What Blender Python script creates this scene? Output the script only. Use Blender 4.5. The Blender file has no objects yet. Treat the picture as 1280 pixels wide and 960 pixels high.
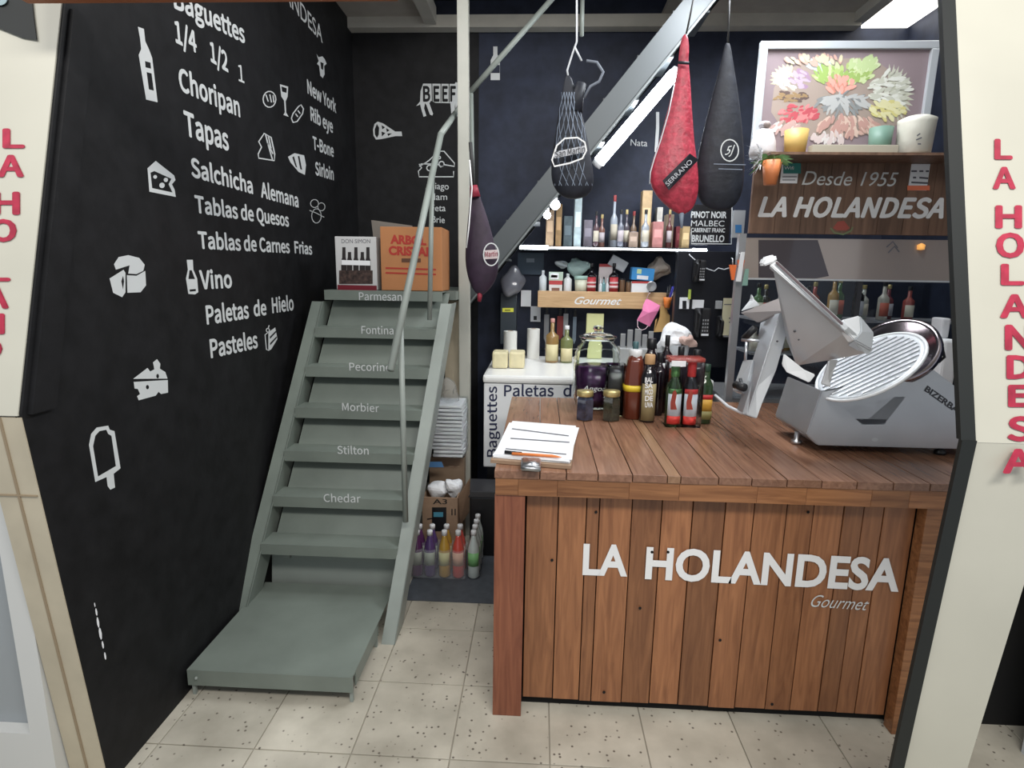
import bpy, bmesh, math, random
from mathutils import Vector, Matrix
random.seed(7)
PI = math.pi
SC = bpy.context.scene
COL = SC.collection

# ------------------------------------------------------------------ camera
F_PX, PITCH, YAW, ROLL, CAM_H = 715.7, .19005, .04593, -.01511, 1.6
cy, sy = math.cos(YAW), math.sin(YAW); cp, sp = math.cos(PITCH), math.sin(PITCH); cr, sr = math.cos(ROLL), math.sin(ROLL)
FWD = Vector((-sy*cp, cy*cp, -sp)); RT0 = Vector((cy, sy, 0)); DN0 = FWD.cross(RT0)
RT = cr*RT0 + sr*DN0; DN = -sr*RT0 + cr*DN0
CAM = Vector((0, 0, CAM_H))
cam_data = bpy.data.cameras.new('camera'); cam = bpy.data.objects.new('camera', cam_data); COL.objects.link(cam)
cam_data.sensor_width = 36; cam_data.lens = 36*F_PX/1280; cam_data.clip_start = .05; cam_data.clip_end = 60
m = Matrix((RT, -DN, -FWD)).transposed().to_4x4(); m.translation = CAM; cam.matrix_world = m
SC.camera = cam

# ------------------------------------------------------------------ world, lights, exposure
SC.view_settings.view_transform = 'Standard'; SC.view_settings.look = 'None'
SC.view_settings.gamma = 1; SC.view_settings.use_curve_mapping = False
SC.view_settings.exposure = .35
w = bpy.data.worlds.new('world'); SC.world = w; w.use_nodes = True
w.node_tree.nodes['Background'].inputs[0].default_value = (.86, .93, 1, 1)
w.node_tree.nodes['Background'].inputs[1].default_value = .42
def area(name, loc, target, sx, sy_, power, col=(1, 1, 1)):
    l = bpy.data.lights.new(name, 'AREA'); l.shape = 'RECTANGLE'; l.size = sx; l.size_y = sy_; l.energy = power; l.color = col
    o = bpy.data.objects.new(name, l); COL.objects.link(o); o.location = loc
    o.rotation_euler = (Vector(target)-Vector(loc)).to_track_quat('-Z', 'Y').to_euler()
    return o
area('hall_ceiling_light', (.8, -.6, 3.6), (.3, 2.6, .3), 2.6, .5, 80, (1, .97, .92))
area('hall_side_light', (-1.9, .2, 3.3), (.6, 2.4, .4), 1.5, .4, 14, (1, .97, .93))
area('stall_ceiling_light', (1.0, 2.75, 3.15), (.85, 2.7, .5), 1.1, .3, 34, (.9, .95, 1))
area('stair_ceiling_light', (-.55, 2.3, 3.2), (-.75, 2.6, 0), .8, .3, 8, (1, 1, 1))

# ------------------------------------------------------------------ helpers
def at(x, y, X=None, Y=None, Z=None):
    """point where the sight line through photo pixel (x, y) meets a real plane"""
    d = RT*((x-640)/F_PX) + DN*((y-480)/F_PX) + FWD
    if X is not None: t = X/d.x
    elif Y is not None: t = Y/d.y
    else: t = (Z-CAM_H)/d.z
    return CAM + d*t
def tag(o, label=None, cat=None, group=None, kind=None):
    if label: o['label'] = label
    if cat: o['category'] = cat
    if group: o['group'] = group
    if kind: o['kind'] = kind
    return o
def empty(name, loc, label, cat, group=None):
    o = bpy.data.objects.new(name, None); COL.objects.link(o); o.location = loc; o.empty_display_size = .05
    return tag(o, label, cat, group)
def link(name, me, m=None, parent=None, smooth=False):
    if m and not me.materials: me.materials.append(m)
    if smooth:
        for p in me.polygons: p.use_smooth = True
    o = bpy.data.objects.new(name, me); COL.objects.link(o)
    if parent is not None:
        o.parent = parent
        o.matrix_parent_inverse = Matrix.Translation(-parent.location)
    return o
def bm_obj(name, bm, m=None, parent=None, smooth=False):
    bmesh.ops.recalc_face_normals(bm, faces=bm.faces)
    me = bpy.data.meshes.new(name); bm.to_mesh(me); bm.free()
    return link(name, me, m, parent, smooth)
def local(o, base):
    """move a mesh whose vertices are in world space so that its origin is at base"""
    base = Vector(base); o.data.transform(Matrix.Translation(-base)); o.location = base; return o
def b_box(bm, x0, x1, y0, y1, z0, z1, bev=0):
    vs = [bm.verts.new((x, y, z)) for x in (x0, x1) for y in (y0, y1) for z in (z0, z1)]
    fs = [bm.faces.new([vs[i] for i in q]) for q in ((0, 1, 3, 2), (4, 6, 7, 5), (0, 4, 5, 1), (2, 3, 7, 6), (0, 2, 6, 4), (1, 5, 7, 3))]
    if bev:
        es = list({e for f in fs for e in f.edges}); bmesh.ops.bevel(bm, geom=es, offset=bev, segments=2, affect='EDGES', profile=.6)
def box(name, x0, x1, y0, y1, z0, z1, m, parent=None, bev=0):
    bm = bmesh.new(); b_box(bm, x0, x1, y0, y1, z0, z1, bev); o = bm_obj(name, bm, m, parent)
    if parent is None: local(o, ((x0+x1)/2, (y0+y1)/2, z0))
    return o
def b_prism(bm, pts, off):
    off = Vector(off); a = [bm.verts.new(Vector(p)) for p in pts]; b = [bm.verts.new(Vector(p)+off) for p in pts]
    bm.faces.new(a); bm.faces.new(b[::-1]); n = len(a)
    for i in range(n): bm.faces.new((a[i], b[i], b[(i+1) % n], a[(i+1) % n]))
def prism(name, pts, off, m, parent=None, bev=0):
    bm = bmesh.new(); b_prism(bm, pts, off)
    bmesh.ops.triangulate(bm, faces=[f for f in bm.faces if len(f.verts) > 4])
    if bev: bmesh.ops.bevel(bm, geom=[e for e in bm.edges if len(e.link_faces) == 2 and e.calc_face_angle(0) > .5], offset=bev, segments=2, affect='EDGES')
    return bm_obj(name, bm, m, parent)
def b_tube(bm, pts, r, n=10, caps=True):
    pts = [Vector(p) for p in pts]; rings = []
    rr = r if isinstance(r, (list, tuple)) else [r]*len(pts)
    up = Vector((0, 0, 1))
    for i, p in enumerate(pts):
        t = (pts[min(i+1, len(pts)-1)] - pts[max(i-1, 0)]).normalized()
        if abs(t.dot(up)) > .95: up = Vector((1, 0, 0)) if abs(t.x) < .9 else Vector((0, 1, 0))
        a = t.cross(up).normalized(); b = t.cross(a).normalized(); up = -b if False else up
        rings.append([bm.verts.new(p + (a*math.cos(2*PI*k/n) + b*math.sin(2*PI*k/n))*rr[i]) for k in range(n)])
    for A, B in zip(rings, rings[1:]):
        for k in range(n): bm.faces.new((A[k], A[(k+1) % n], B[(k+1) % n], B[k]))
    if caps: bm.faces.new(rings[0][::-1]); bm.faces.new(rings[-1])
def tube(name, pts, r, m, parent=None, n=10, smooth=True):
    bm = bmesh.new(); b_tube(bm, pts, r, n); return bm_obj(name, bm, m, parent, smooth)
def b_lathe(bm, prof, c=(0, 0, 0), n=24, sq=0):
    """revolve (radius, height) profile; sq > 0 squares the section"""
    rings = []
    for r, z in prof:
        ring = []
        for k in range(n):
            a = 2*PI*(k+.5)/n; ca, sa = math.cos(a), math.sin(a)
            s = 1 if not sq else 1/((abs(ca)**(2+sq)+abs(sa)**(2+sq))**(1/(2+sq)))
            ring.append(bm.verts.new((c[0]+r*ca*s, c[1]+r*sa*s, c[2]+z)))
        rings.append(ring)
    for A, B in zip(rings, rings[1:]):
        for k in range(n): bm.faces.new((A[k], A[(k+1) % n], B[(k+1) % n], B[k]))
    if prof[0][0] > 1e-4: bm.faces.new(rings[0][::-1])
    if prof[-1][0] > 1e-4: bm.faces.new(rings[-1])
def lathe(name, prof, c, m, parent=None, n=24, sq=0, smooth=True):
    bm = bmesh.new(); b_lathe(bm, prof, c, n, sq); o = bm_obj(name, bm, m, parent, smooth)
    if smooth:
        for e in o.data.edges: pass
    return o
def label_band(name, r, z0, z1, c, m, parent, a0=-2.6, a1=-.5, n=12, sq=0):
    """curved paper label on a round bottle, centred to the shop front (-Y)"""
    bm = bmesh.new(); A = []; B = []
    for k in range(n+1):
        a = a0+(a1-a0)*k/n; ca, sa = math.cos(a), math.sin(a)
        s = 1 if not sq else 1/((abs(ca)**(2+sq)+abs(sa)**(2+sq))**(1/(2+sq)))
        A.append(bm.verts.new((c[0]+r*ca*s, c[1]+r*sa*s, c[2]+z0))); B.append(bm.verts.new((c[0]+r*ca*s, c[1]+r*sa*s, c[2]+z1)))
    for k in range(n): bm.faces.new((A[k], A[k+1], B[k+1], B[k]))
    o = bm_obj(name, bm, m, parent, True); md = o.modifiers.new('s', 'SOLIDIFY'); md.thickness = .0006; md.offset = 1
    return o

# ------------------------------------------------------------------ materials
MATS = {}
def mat(name, col, rough=.5, metal=0, noise=0, scale=8, emit=None, trans=0, bump=0, coat=0, ior=1.45, vary=0, spec=.5, stretch=None, alpha=1):
    if name in MATS: return MATS[name]
    m = bpy.data.materials.new(name); m.use_nodes = True; nt = m.node_tree; b = nt.nodes['Principled BSDF']
    b.inputs['Base Color'].default_value = (*col, 1); b.inputs['Roughness'].default_value = rough; b.inputs['Metallic'].default_value = metal
    b.inputs['Transmission Weight'].default_value = trans; b.inputs['Coat Weight'].default_value = coat; b.inputs['IOR'].default_value = ior
    b.inputs['Specular IOR Level'].default_value = spec; b.inputs['Alpha'].default_value = alpha
    if emit: b.inputs['Emission Color'].default_value = (*col, 1); b.inputs['Emission Strength'].default_value = emit
    if noise or bump or vary:
        tc = nt.nodes.new('ShaderNodeTexCoord'); mp = nt.nodes.new('ShaderNodeMapping'); nz = nt.nodes.new('ShaderNodeTexNoise')
        nt.links.new(tc.outputs['Object'], mp.inputs[0]); nt.links.new(mp.outputs[0], nz.inputs['Vector'])
        if stretch: mp.inputs['Scale'].default_value = stretch
        nz.inputs['Scale'].default_value = scale; nz.inputs['Detail'].default_value = 5
        oi = nt.nodes.new('ShaderNodeObjectInfo')
        mr = nt.nodes.new('ShaderNodeMapRange'); mr.inputs['From Min'].default_value = .3; mr.inputs['From Max'].default_value = .7
        mr.inputs['To Min'].default_value = 1-noise; mr.inputs['To Max'].default_value = 1+noise
        nt.links.new(nz.outputs['Fac'], mr.inputs[0])
        mv = nt.nodes.new('ShaderNodeMapRange'); mv.inputs['To Min'].default_value = 1-vary; mv.inputs['To Max'].default_value = 1+vary
        nt.links.new(oi.outputs['Random'], mv.inputs[0])
        mu = nt.nodes.new('ShaderNodeMath'); mu.operation = 'MULTIPLY'; nt.links.new(mr.outputs[0], mu.inputs[0]); nt.links.new(mv.outputs[0], mu.inputs[1])
        vm = nt.nodes.new('ShaderNodeVectorMath'); vm.operation = 'SCALE'; vm.inputs[0].default_value = col
        nt.links.new(mu.outputs[0], vm.inputs['Scale']); nt.links.new(vm.outputs[0], b.inputs['Base Color'])
        if bump:
            bp = nt.nodes.new('ShaderNodeBump'); bp.inputs['Strength'].default_value = bump; bp.inputs['Distance'].default_value = .01
            nt.links.new(nz.outputs['Fac'], bp.inputs['Height']); nt.links.new(bp.outputs[0], b.inputs['Normal'])
    MATS[name] = m; return m
def wood(name, c1, c2, axis='z', rough=.35, vary=.25, scale=5):
    """grain along one axis, tone shifted per plank"""
    m = bpy.data.materials.new(name); m.use_nodes = True; nt = m.node_tree; b = nt.nodes['Principled BSDF']; N = nt.nodes.new; L = nt.links.new
    tc = N('ShaderNodeTexCoord'); mp = N('ShaderNodeMapping'); L(tc.outputs['Object'], mp.inputs[0])
    mp.inputs['Scale'].default_value = {'z': (9, 9, .7), 'y': (9, .7, 9), 'x': (.7, 9, 9)}[axis]
    oi = N('ShaderNodeObjectInfo'); sc = N('ShaderNodeMath'); sc.operation = 'MULTIPLY'; sc.inputs[1].default_value = 37; L(oi.outputs['Random'], sc.inputs[0])
    cb = N('ShaderNodeCombineXYZ'); [L(sc.outputs[0], cb.inputs[i]) for i in range(3)]; L(cb.outputs[0], mp.inputs['Location'])
    nz = N('ShaderNodeTexNoise'); nz.inputs['Scale'].default_value = scale; nz.inputs['Detail'].default_value = 8; nz.inputs['Distortion'].default_value = 1.2; L(mp.outputs[0], nz.inputs['Vector'])
    rp = N('ShaderNodeValToRGB'); rp.color_ramp.elements[0].position = .3; rp.color_ramp.elements[1].position = .72
    rp.color_ramp.elements[0].color = (*c1, 1); rp.color_ramp.elements[1].color = (*c2, 1); L(nz.outputs['Fac'], rp.inputs[0])
    mv = N('ShaderNodeMapRange'); mv.inputs['To Min'].default_value = 1-vary; mv.inputs['To Max'].default_value = 1+vary; L(oi.outputs['Random'], mv.inputs[0])
    vm = N('ShaderNodeVectorMath'); vm.operation = 'SCALE'; L(rp.outputs[0], vm.inputs[0]); L(mv.outputs[0], vm.inputs['Scale']); L(vm.outputs[0], b.inputs['Base Color'])
    bp = N('ShaderNodeBump'); bp.inputs['Strength'].default_value = .15; bp.inputs['Distance'].default_value = .004; L(nz.outputs['Fac'], bp.inputs['Height']); L(bp.outputs[0], b.inputs['Normal'])
    b.inputs['Roughness'].default_value = rough
    return m
def terrazzo():
    m = bpy.data.materials.new('terrazzo'); m.use_nodes = True; nt = m.node_tree; b = nt.nodes['Principled BSDF']; N = nt.nodes.new; L = nt.links.new
    tc = N('ShaderNodeTexCoord'); oi = N('ShaderNodeObjectInfo'); ad = N('ShaderNodeVectorMath'); ad.operation = 'ADD'
    L(tc.outputs['Object'], ad.inputs[0]); L(oi.outputs['Location'], ad.inputs[1])
    v = N('ShaderNodeTexVoronoi'); v.inputs['Scale'].default_value = 44; L(ad.outputs[0], v.inputs['Vector'])
    r1 = N('ShaderNodeValToRGB'); r1.color_ramp.elements[0].position = .12; r1.color_ramp.elements[0].color = (1, 1, 1, 1); r1.color_ramp.elements[1].position = .24; r1.color_ramp.elements[1].color = (0, 0, 0, 1); L(v.outputs['Distance'], r1.inputs[0])
    gate = N('ShaderNodeMath'); gate.operation = 'GREATER_THAN'; gate.inputs[1].default_value = .52
    sx = N('ShaderNodeSeparateColor'); L(v.outputs['Color'], sx.inputs[0]); L(sx.outputs[0], gate.inputs[0])
    mu = N('ShaderNodeMath'); mu.operation = 'MULTIPLY'; L(r1.outputs[0], mu.inputs[0]); L(gate.outputs[0], mu.inputs[1])
    nz = N('ShaderNodeTexNoise'); nz.inputs['Scale'].default_value = 5; nz.inputs['Detail'].default_value = 6; L(ad.outputs[0], nz.inputs['Vector'])
    r2 = N('ShaderNodeValToRGB'); r2.color_ramp.elements[0].position = .3; r2.color_ramp.elements[0].color = (.38, .35, .285, 1); r2.color_ramp.elements[1].position = .7; r2.color_ramp.elements[1].color = (.58, .54, .45, 1); L(nz.outputs['Fac'], r2.inputs[0])
    mv = N('ShaderNodeMapRange'); mv.inputs['To Min'].default_value = .9; mv.inputs['To Max'].default_value = 1.08; L(oi.outputs['Random'], mv.inputs[0])
    vm = N('ShaderNodeVectorMath'); vm.operation = 'SCALE'; L(r2.outputs[0], vm.inputs[0]); L(mv.outputs[0], vm.inputs['Scale'])
    mx = N('ShaderNodeMix'); mx.data_type = 'RGBA'; L(mu.outputs[0], mx.inputs['Factor']); L(vm.outputs[0], mx.inputs['A']); mx.inputs['B'].default_value = (.12, .10, .08, 1)
    L(mx.outputs['Result'], b.inputs['Base Color']); b.inputs['Roughness'].default_value = .42
    return m
M_black = mat('black_wall_paint', (.0085, .0085, .0095), .6, noise=.35, scale=14, bump=.15, spec=.3)
M_navy = mat('black_paint_blue_haze', (.018, .023, .042), .6, noise=.3, scale=10, bump=.1, spec=.35)  # black paint with the blue light and haze mixed into its colour
M_white = mat('white_vinyl_lettering', (.78, .78, .78), .5)
M_lgrey = mat('light_grey_vinyl', (.60, .62, .62), .5)
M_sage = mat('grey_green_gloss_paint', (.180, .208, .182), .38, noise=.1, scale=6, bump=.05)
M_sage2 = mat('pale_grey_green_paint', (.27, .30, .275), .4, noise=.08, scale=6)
M_cream = mat('cream_banner_vinyl', (.56, .54, .455), .38, noise=.05, scale=3)
M_creamw = mat('cream_painted_board', (.52, .45, .33), .6, noise=.08)
M_tan = mat('tan_painted_trim', (.50, .44, .33), .5, noise=.08)
M_post = mat('off_white_post_paint', (.44, .44, .39), .4, noise=.05)
M_strip = mat('black_rubber_trim', (.012, .014, .013), .55)
M_crim = mat('crimson_vinyl_lettering', (.42, .025, .06), .5, noise=.25, scale=30)
M_mat = mat('grey_rubber_mat', (.075, .085, .10), .7, noise=.15, scale=20)
M_ceil = mat('dim_beige_ceiling_paint', (.34, .31, .27), .8, noise=.08)
M_beam = mat('beige_beam_paint', (.42, .40, .35), .6, noise=.08)
M_grout = mat('dark_grout', (.38, .35, .29), .9)
M_wf = wood('front_plank_wood', (.185, .072, .031), (.33, .142, .062), 'z', .36, .24)
M_wt = wood('countertop_plank_wood', (.155, .073, .043), (.27, .142, .088), 'y', .25, .20)
M_wa = wood('apron_wood', (.16, .06, .022), (.36, .16, .065), 'x', .35, .2)
M_ws = wood('dark_sign_wood', (.11, .060, .038), (.22, .125, .08), 'z', .5, .2, 3)
M_wl = wood('light_shelf_wood', (.50, .31, .15), (.68, .45, .25), 'x', .5, .1)
M_dark = mat('dark_void', (.006, .006, .006), .9)
M_steel = mat('brushed_steel', (.60, .61, .63), .32, 1, noise=.05, scale=40, stretch=(1, 1, 12))
M_alu = mat('satin_aluminium_body', (.50, .51, .53), .38, .75, noise=.04)
M_alu2 = mat('pale_cast_aluminium', (.55, .57, .59), .42, .35)
M_chrome = mat('dark_chrome', (.35, .31, .34), .12, 1)
M_tube = mat('white_tube_glow', (.86, .93, 1), .5, emit=22)
M_tubed = mat('thin_led_glow', (.86, .93, 1), .5, emit=9)
M_lampw = mat('bright_skylight', (1, .98, .93), .5, emit=3.5)
M_blackp = mat('black_plastic', (.012, .012, .014), .35)
M_whitep = mat('white_plastic', (.78, .79, .80), .35)
M_paper = mat('white_paper', (.80, .81, .83), .7)
M_card = mat('brown_cardboard', (.36, .24, .16), .8, noise=.08, scale=20)
M_glass = mat('clear_glass', (.93, .97, .95), .03, trans=1, ior=1.2)
M_film = mat('clear_plastic_film', (.95, .97, 1), .08, trans=1, ior=1.04, bump=.6, scale=25)

# ------------------------------------------------------------------ flat lettering and drawings on real planes
def curve_mesh(cu):
    o = bpy.data.objects.new('tmp', cu); COL.objects.link(o); dg = bpy.context.evaluated_depsgraph_get(); dg.update()
    me = bpy.data.meshes.new_from_object(o.evaluated_get(dg)); bpy.data.objects.remove(o); return me
FONT = None
try:
    import os
    FONT = bpy.data.fonts.load(os.path.join(bpy.utils.system_resource('DATAFILES'), 'fonts', 'Noto Sans CJK Regular.woff2'))
except Exception:
    FONT = None
CAPS = {}
def thicken(me, r):
    """bolder strokes: a ring of slightly shifted copies of the flat letters"""
    bm = bmesh.new(); bm.from_mesh(me)
    g = list(bm.verts)+list(bm.edges)+list(bm.faces)
    for k in range(8):
        a = 2*PI*k/8; n = bmesh.ops.duplicate(bm, geom=g)['geom']
        bmesh.ops.translate(bm, verts=[v for v in n if isinstance(v, bmesh.types.BMVert)], vec=(r*math.cos(a), r*math.sin(a), .00012*(k+1)))
    bm.to_mesh(me); bm.free()
def cap_height(f):
    k = f.name if f else ''
    if k not in CAPS:
        cu = bpy.data.curves.new('t', 'FONT'); cu.body = 'H'
        if f: cu.font = f
        me = curve_mesh(cu); bpy.data.curves.remove(cu); ys = [v.co.y for v in me.vertices]; CAPS[k] = max(ys)-min(ys)
    return CAPS[k]
def text(s, p0, p1, h, plane, m=M_white, parent=None, up=None, bold=.02, shear=0, name='lettering', out=.0012, spacing=1.0, font=None):
    """letters painted on a plane: baseline from pixel p0 to p1, cap height h"""
    cu = bpy.data.curves.new('t', 'FONT'); cu.body = s; cu.offset = bold; cu.shear = shear; cu.extrude = .0; cu.resolution_u = 4; cu.space_character = spacing
    if font: cu.font = font; cu.offset = 0
    cu.fill_mode = 'FRONT'
    me = curve_mesh(cu); bpy.data.curves.remove(cu)
    cap = cap_height(font)
    if font and bold > .005: thicken(me, bold*cap*1.15)
    xs = [v.co.x for v in me.vertices]; x0, x1 = min(xs), max(xs)
    P0, P1 = at(*p0, **plane), at(*p1, **plane)
    upx = up or (p0[0], p0[1]-h); U = at(*upx, **plane)
    if up is None and ('X' in plane or 'Y' in plane):
        U = P0 + Vector((0, 0, 1))*(U-P0).length
    a = (P1-P0)/(x1-x0); b = (U-P0)/cap; n = a.cross(b).normalized()
    if n.dot(CAM-P0) < 0: n = -n
    o = P0 - a*x0 + n*out
    me.transform(Matrix(((a.x, b.x, n.x, o.x), (a.y, b.y, n.y, o.y), (a.z, b.z, n.z, o.z), (0, 0, 0, 1))))
    me.materials.clear()
    return link(name, me, m, parent)
def shape(name, loops, plane, m=M_white, parent=None, out=.0012):
    """filled drawing (with holes) whose corners lie on a real plane"""
    cu = bpy.data.curves.new('s', 'CURVE'); cu.dimensions = '2D'; cu.fill_mode = 'FRONT'
    k = list(plane)[0]; v = plane[k]
    for lp in loops:
        pts = [at(*p, **plane) for p in lp]; sp_ = cu.splines.new('POLY'); sp_.points.add(len(pts)-1); sp_.use_cyclic_u = True
        for q, p in zip(sp_.points, pts): q.co = ((p.y, p.z, 0, 1) if k == 'X' else (p.x, p.z, 0, 1) if k == 'Y' else (p.x, p.y, 0, 1))
    me = curve_mesh(cu); bpy.data.curves.remove(cu)
    s = out if v < 0 or k == 'Z' else -out
    for q in me.vertices:
        a, b = q.co.x, q.co.y; q.co = (v+s, a, b) if k == 'X' else (a, v+s, b) if k == 'Y' else (a, b, v+s)
    me.materials.clear(); return link(name, me, m, parent)
def strokes(name, lines, wpx, plane, m=M_white, parent=None, out=.0012):
    """drawn lines of a given pixel width on a real plane"""
    bm = bmesh.new(); k = list(plane)[0]; v = plane[k]; s = out if v < 0 or k == 'Z' else -out
    off = Vector((s, 0, 0)) if k == 'X' else Vector((0, s, 0)) if k == 'Y' else Vector((0, 0, s))
    for ln in lines:
        L = []
        for i, p in enumerate(ln):
            a = Vector(ln[max(i-1, 0)]); b = Vector(ln[min(i+1, len(ln)-1)])
            if i == 0 or i == len(ln)-1:
                if ln[0] == ln[-1]: a = Vector(ln[-2]); b = Vector(ln[1])
            d = (b-a).normalized() if (b-a).length else Vector((1, 0)); n = Vector((-d.y, d.x))*wpx/2; p = Vector(p)
            L.append([bm.verts.new(at(*(p+n), **plane)+off), bm.verts.new(at(*(p-n), **plane)+off)])
        for A, B in zip(L, L[1:]): bm.faces.new((A[0], B[0], B[1], A[1]))
    return bm_obj(name, bm, m, parent)
def circ(c, rx, ry=None, n=14, rot=0):
    ry = ry or rx; return [(c[0]+rx*math.cos(2*PI*k/n)*math.cos(rot)-ry*math.sin(2*PI*k/n)*math.sin(rot), c[1]+rx*math.cos(2*PI*k/n)*math.sin(rot)+ry*math.sin(2*PI*k/n)*math.cos(rot)) for k in range(n)]
def closed(l): return l+[l[0]]
def sc_(pts, s, ox, oy): return [(x*s+ox, y*s+oy) for x, y in pts]

# ================================================================== SETTING
XL = -1.315; YB = 4.2; XR = 2.35; ZC = 3.3
PROF = [(1.47, 0), (1.36, 1.23), (1.67, 2.30), (1.97, 3.35)]      # the folded front edge of the two pillars (Y, Z)
floor = box('floor', -3.2, 3.4, .3, YB+.1, -.08, -.006, M_grout); tag(floor, kind='structure')
M_tile = terrazzo()
tile_me = None
tx0 = .07; ty0 = 1.635; S = .335
for i in range(-5, 8):
    for j in range(-2, 8):
        x = tx0+i*S; y = ty0+j*.352
        if x < -1.7 or x > 2.3: continue
        if tile_me is None:
            bm = bmesh.new(); b_box(bm, .0022, S-.0022, .0022, .352-.0022, -.02, 0, .0015); t = bm_obj('tile', bm, M_tile, floor); tile_me = t.data
        else: t = link('tile', tile_me, None, floor)
        t.location = (x, y, 0)
wall_left = prism('wall_left', [(XL, y, z) for y, z in PROF] + [(XL, YB, 3.35), (XL, YB, 0)], (-.02, 0, 0), M_black); tag(wall_left, kind='structure')
wall_back = box('wall_back', -1.5, XR+.1, YB, YB+.1, 0, 3.5, M_navy); tag(wall_back, kind='structure')
wb_dark = box('wall_left_part', XL, -.45, YB-.006, YB, 0, 3.2, M_black, wall_back); wb_dark.name = 'painted_panel'
wall_right = box('wall_right', XR, XR+.1, 1.75, YB, 0, 3.5, M_navy); tag(wall_right, kind='structure')
ceiling = box('ceiling', -1.5, XR+.1, 1.9, YB+.1, 3.38, 3.46, M_dark); tag(ceiling, kind='structure')
box('ceiling_board', XL, -.78, 1.95, YB-.02, 3.25, 3.28, M_ceil, ceiling)
box('ceiling_board', .75, XR, 1.95, YB-.02, 3.26, 3.29, M_ceil, ceiling)
tr = box('trim_1', XL, 2.0, YB-.09, YB-.005, 3.185, 3.26, M_beam); tag(tr, kind='structure')
tr = box('trim_2', -.80, -.72, 1.95, YB-.1, 3.2, 3.3, M_beam); tag(tr, kind='structure')
tr = box('trim_3', 1.95, 2.02, 1.95, YB-.1, 3.2, 3.3, M_beam); tag(tr, kind='structure')
sk = box('window_1', 2.04, XR-.02, 2.6, YB-.01, 3.20, 3.215, M_lampw); tag(sk, kind='structure')
# beam housing over the opening
shut = box('shutter_housing', -1.30, -.36, 1.50, 1.53, at(250, 4, Y=1.53).z, 2.4, mat('orange_brown_paint', (.30, .10, .04), .6), bev=.005)
tag(shut, 'orange-brown painted bar running across the very top above the menu wall', 'bar')

prism('raised_strip', [(XL, 1.375, 1.225), (XL, 1.45, 1.225), (XL, 1.76, 2.30), (XL, 1.685, 2.30)], (.014, 0, 0), M_black, wall_left)
# ---- icons and menu lettering on the left wall
PL = dict(X=XL)
menu = [('Baguettes', (217, 9), (306, 54), 25), ('1/4', (219, 52), (246, 66), 25), ('1/2', (263, 76), (285, 90), 23), ('1', (298, 101), (305, 104), 20),
        ('Choripan', (224, 112), (300, 146), 26), ('Tapas', (231, 168), (286, 188), 28), ('Salchicha', (239, 220), (316, 242), 22), ('Alemana', (326, 246), (373, 259), 18),
        ('Tablas de Quesos', (244, 265), (361, 283), 20), ('Tablas de Carnes', (248, 310), (362, 316), 20), ('Frias', (368, 316), (390, 318), 14),
        ('Vino', (250, 361), (290, 359), 22), ('Paletas', (258, 405), (311, 397), 22), ('de', (317, 395), (333, 393), 18), ('Hielo', (340, 391), (367, 387), 18),
        ('Pasteles', (263, 447), (322, 434), 22), ('HOLANDESA', (322, -38), (403, 54), 24),
        ('New York', (384, 116), (420, 141), 16), ('Rib eye', (388, 150), (416, 166), 16), ('T-Bone', (391, 186), (417, 196), 15), ('Sirloin', (394, 218), (417, 225), 15)]
for s, a, b, h in menu: text(s, a, b, h, PL, M_lgrey, wall_left, bold=.01 if s in '1' else .04 if s != 'HOLANDESA' else .005, font=FONT if s != 'HOLANDESA' else None)
K = .34375
c1 = lambda pts: sc_(pts, K, 0, 0)
c2 = lambda pts: sc_(pts, K, 0, 300)
W = wall_left
def icon(name, loops, plane=PL, m=M_lgrey, par=None): return shape(name, loops, plane, m, par or W)
def pen(name, lines, w_, plane=PL, m=M_lgrey, par=None): return strokes(name, lines, w_, plane, m, par or W)
icon('bottle_icon', [c1([(500, 97), (522, 105), (527, 150), (540, 178), (552, 210), (572, 372), (530, 362), (503, 200), (512, 178), (508, 140)]),
                     c1([(526, 222), (546, 228), (548, 250), (528, 245)]), c1([(532, 262), (550, 267), (558, 330), (540, 325)])])
icon('cheese_icon', [c1([(535, 612), (565, 585), (632, 638), (637, 655), (624, 670), (634, 690), (638, 716), (542, 697)]),
                     c1([(546, 628), (560, 622), (622, 650), (612, 670), (626, 700), (552, 684)])])
for c, r in (((563, 643), 7), ((602, 654), 8), ((588, 674), 10)): icon('cheese_icon_hole', [circ((c[0]*K, c[1]*K), r*K)])
pen('bread_icon', [closed(circ((979*K, 361*K), 8, 10)), [(332, 118), (335, 127)], [(337, 118), (339, 128)], [(341, 119), (342, 128)]], 1.4)
icon('wine_glass_icon', [c1([(1017, 306), (1047, 315), (1045, 352), (1038, 368), (1040, 410), (1049, 425), (1030, 418), (1035, 408), (1032, 366), (1022, 350)]), c1([(1022, 314), (1042, 321), (1041, 338), (1025, 333)])])
pen('sausage_icon', [closed([(376, 131), (379, 136), (378, 142), (371, 152), (366, 153), (364, 148), (366, 142), (373, 133)]), [(369, 142), (372, 146)], [(372, 138), (375, 142)]], 1.5)
pen('steak_icon', [closed(c1([(960, 485), (985, 500), (998, 560), (997, 584), (940, 575), (938, 560), (950, 535), (940, 515)])), c1([(965, 490), (975, 530), (990, 580)]), c1([(975, 495), (985, 540)]), c1([(972, 520), (992, 560)])], 1.6)
icon('meat_icon', [c1([(1046, 570), (1070, 557), (1105, 565), (1112, 600), (1108, 636), (1085, 625), (1055, 590)]), c1([(1062, 572), (1068, 568), (1080, 610), (1074, 606)]), c1([(1082, 568), (1088, 567), (1098, 618), (1091, 615)])])
icon('bull_head_icon', [c1([(1150, 195), (1157, 208), (1172, 205), (1180, 215), (1187, 232), (1178, 240), (1180, 270), (1173, 284), (1164, 275), (1160, 240), (1152, 232), (1158, 222)]), c1([(1164, 225), (1176, 230), (1174, 255), (1167, 250)])])
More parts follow.
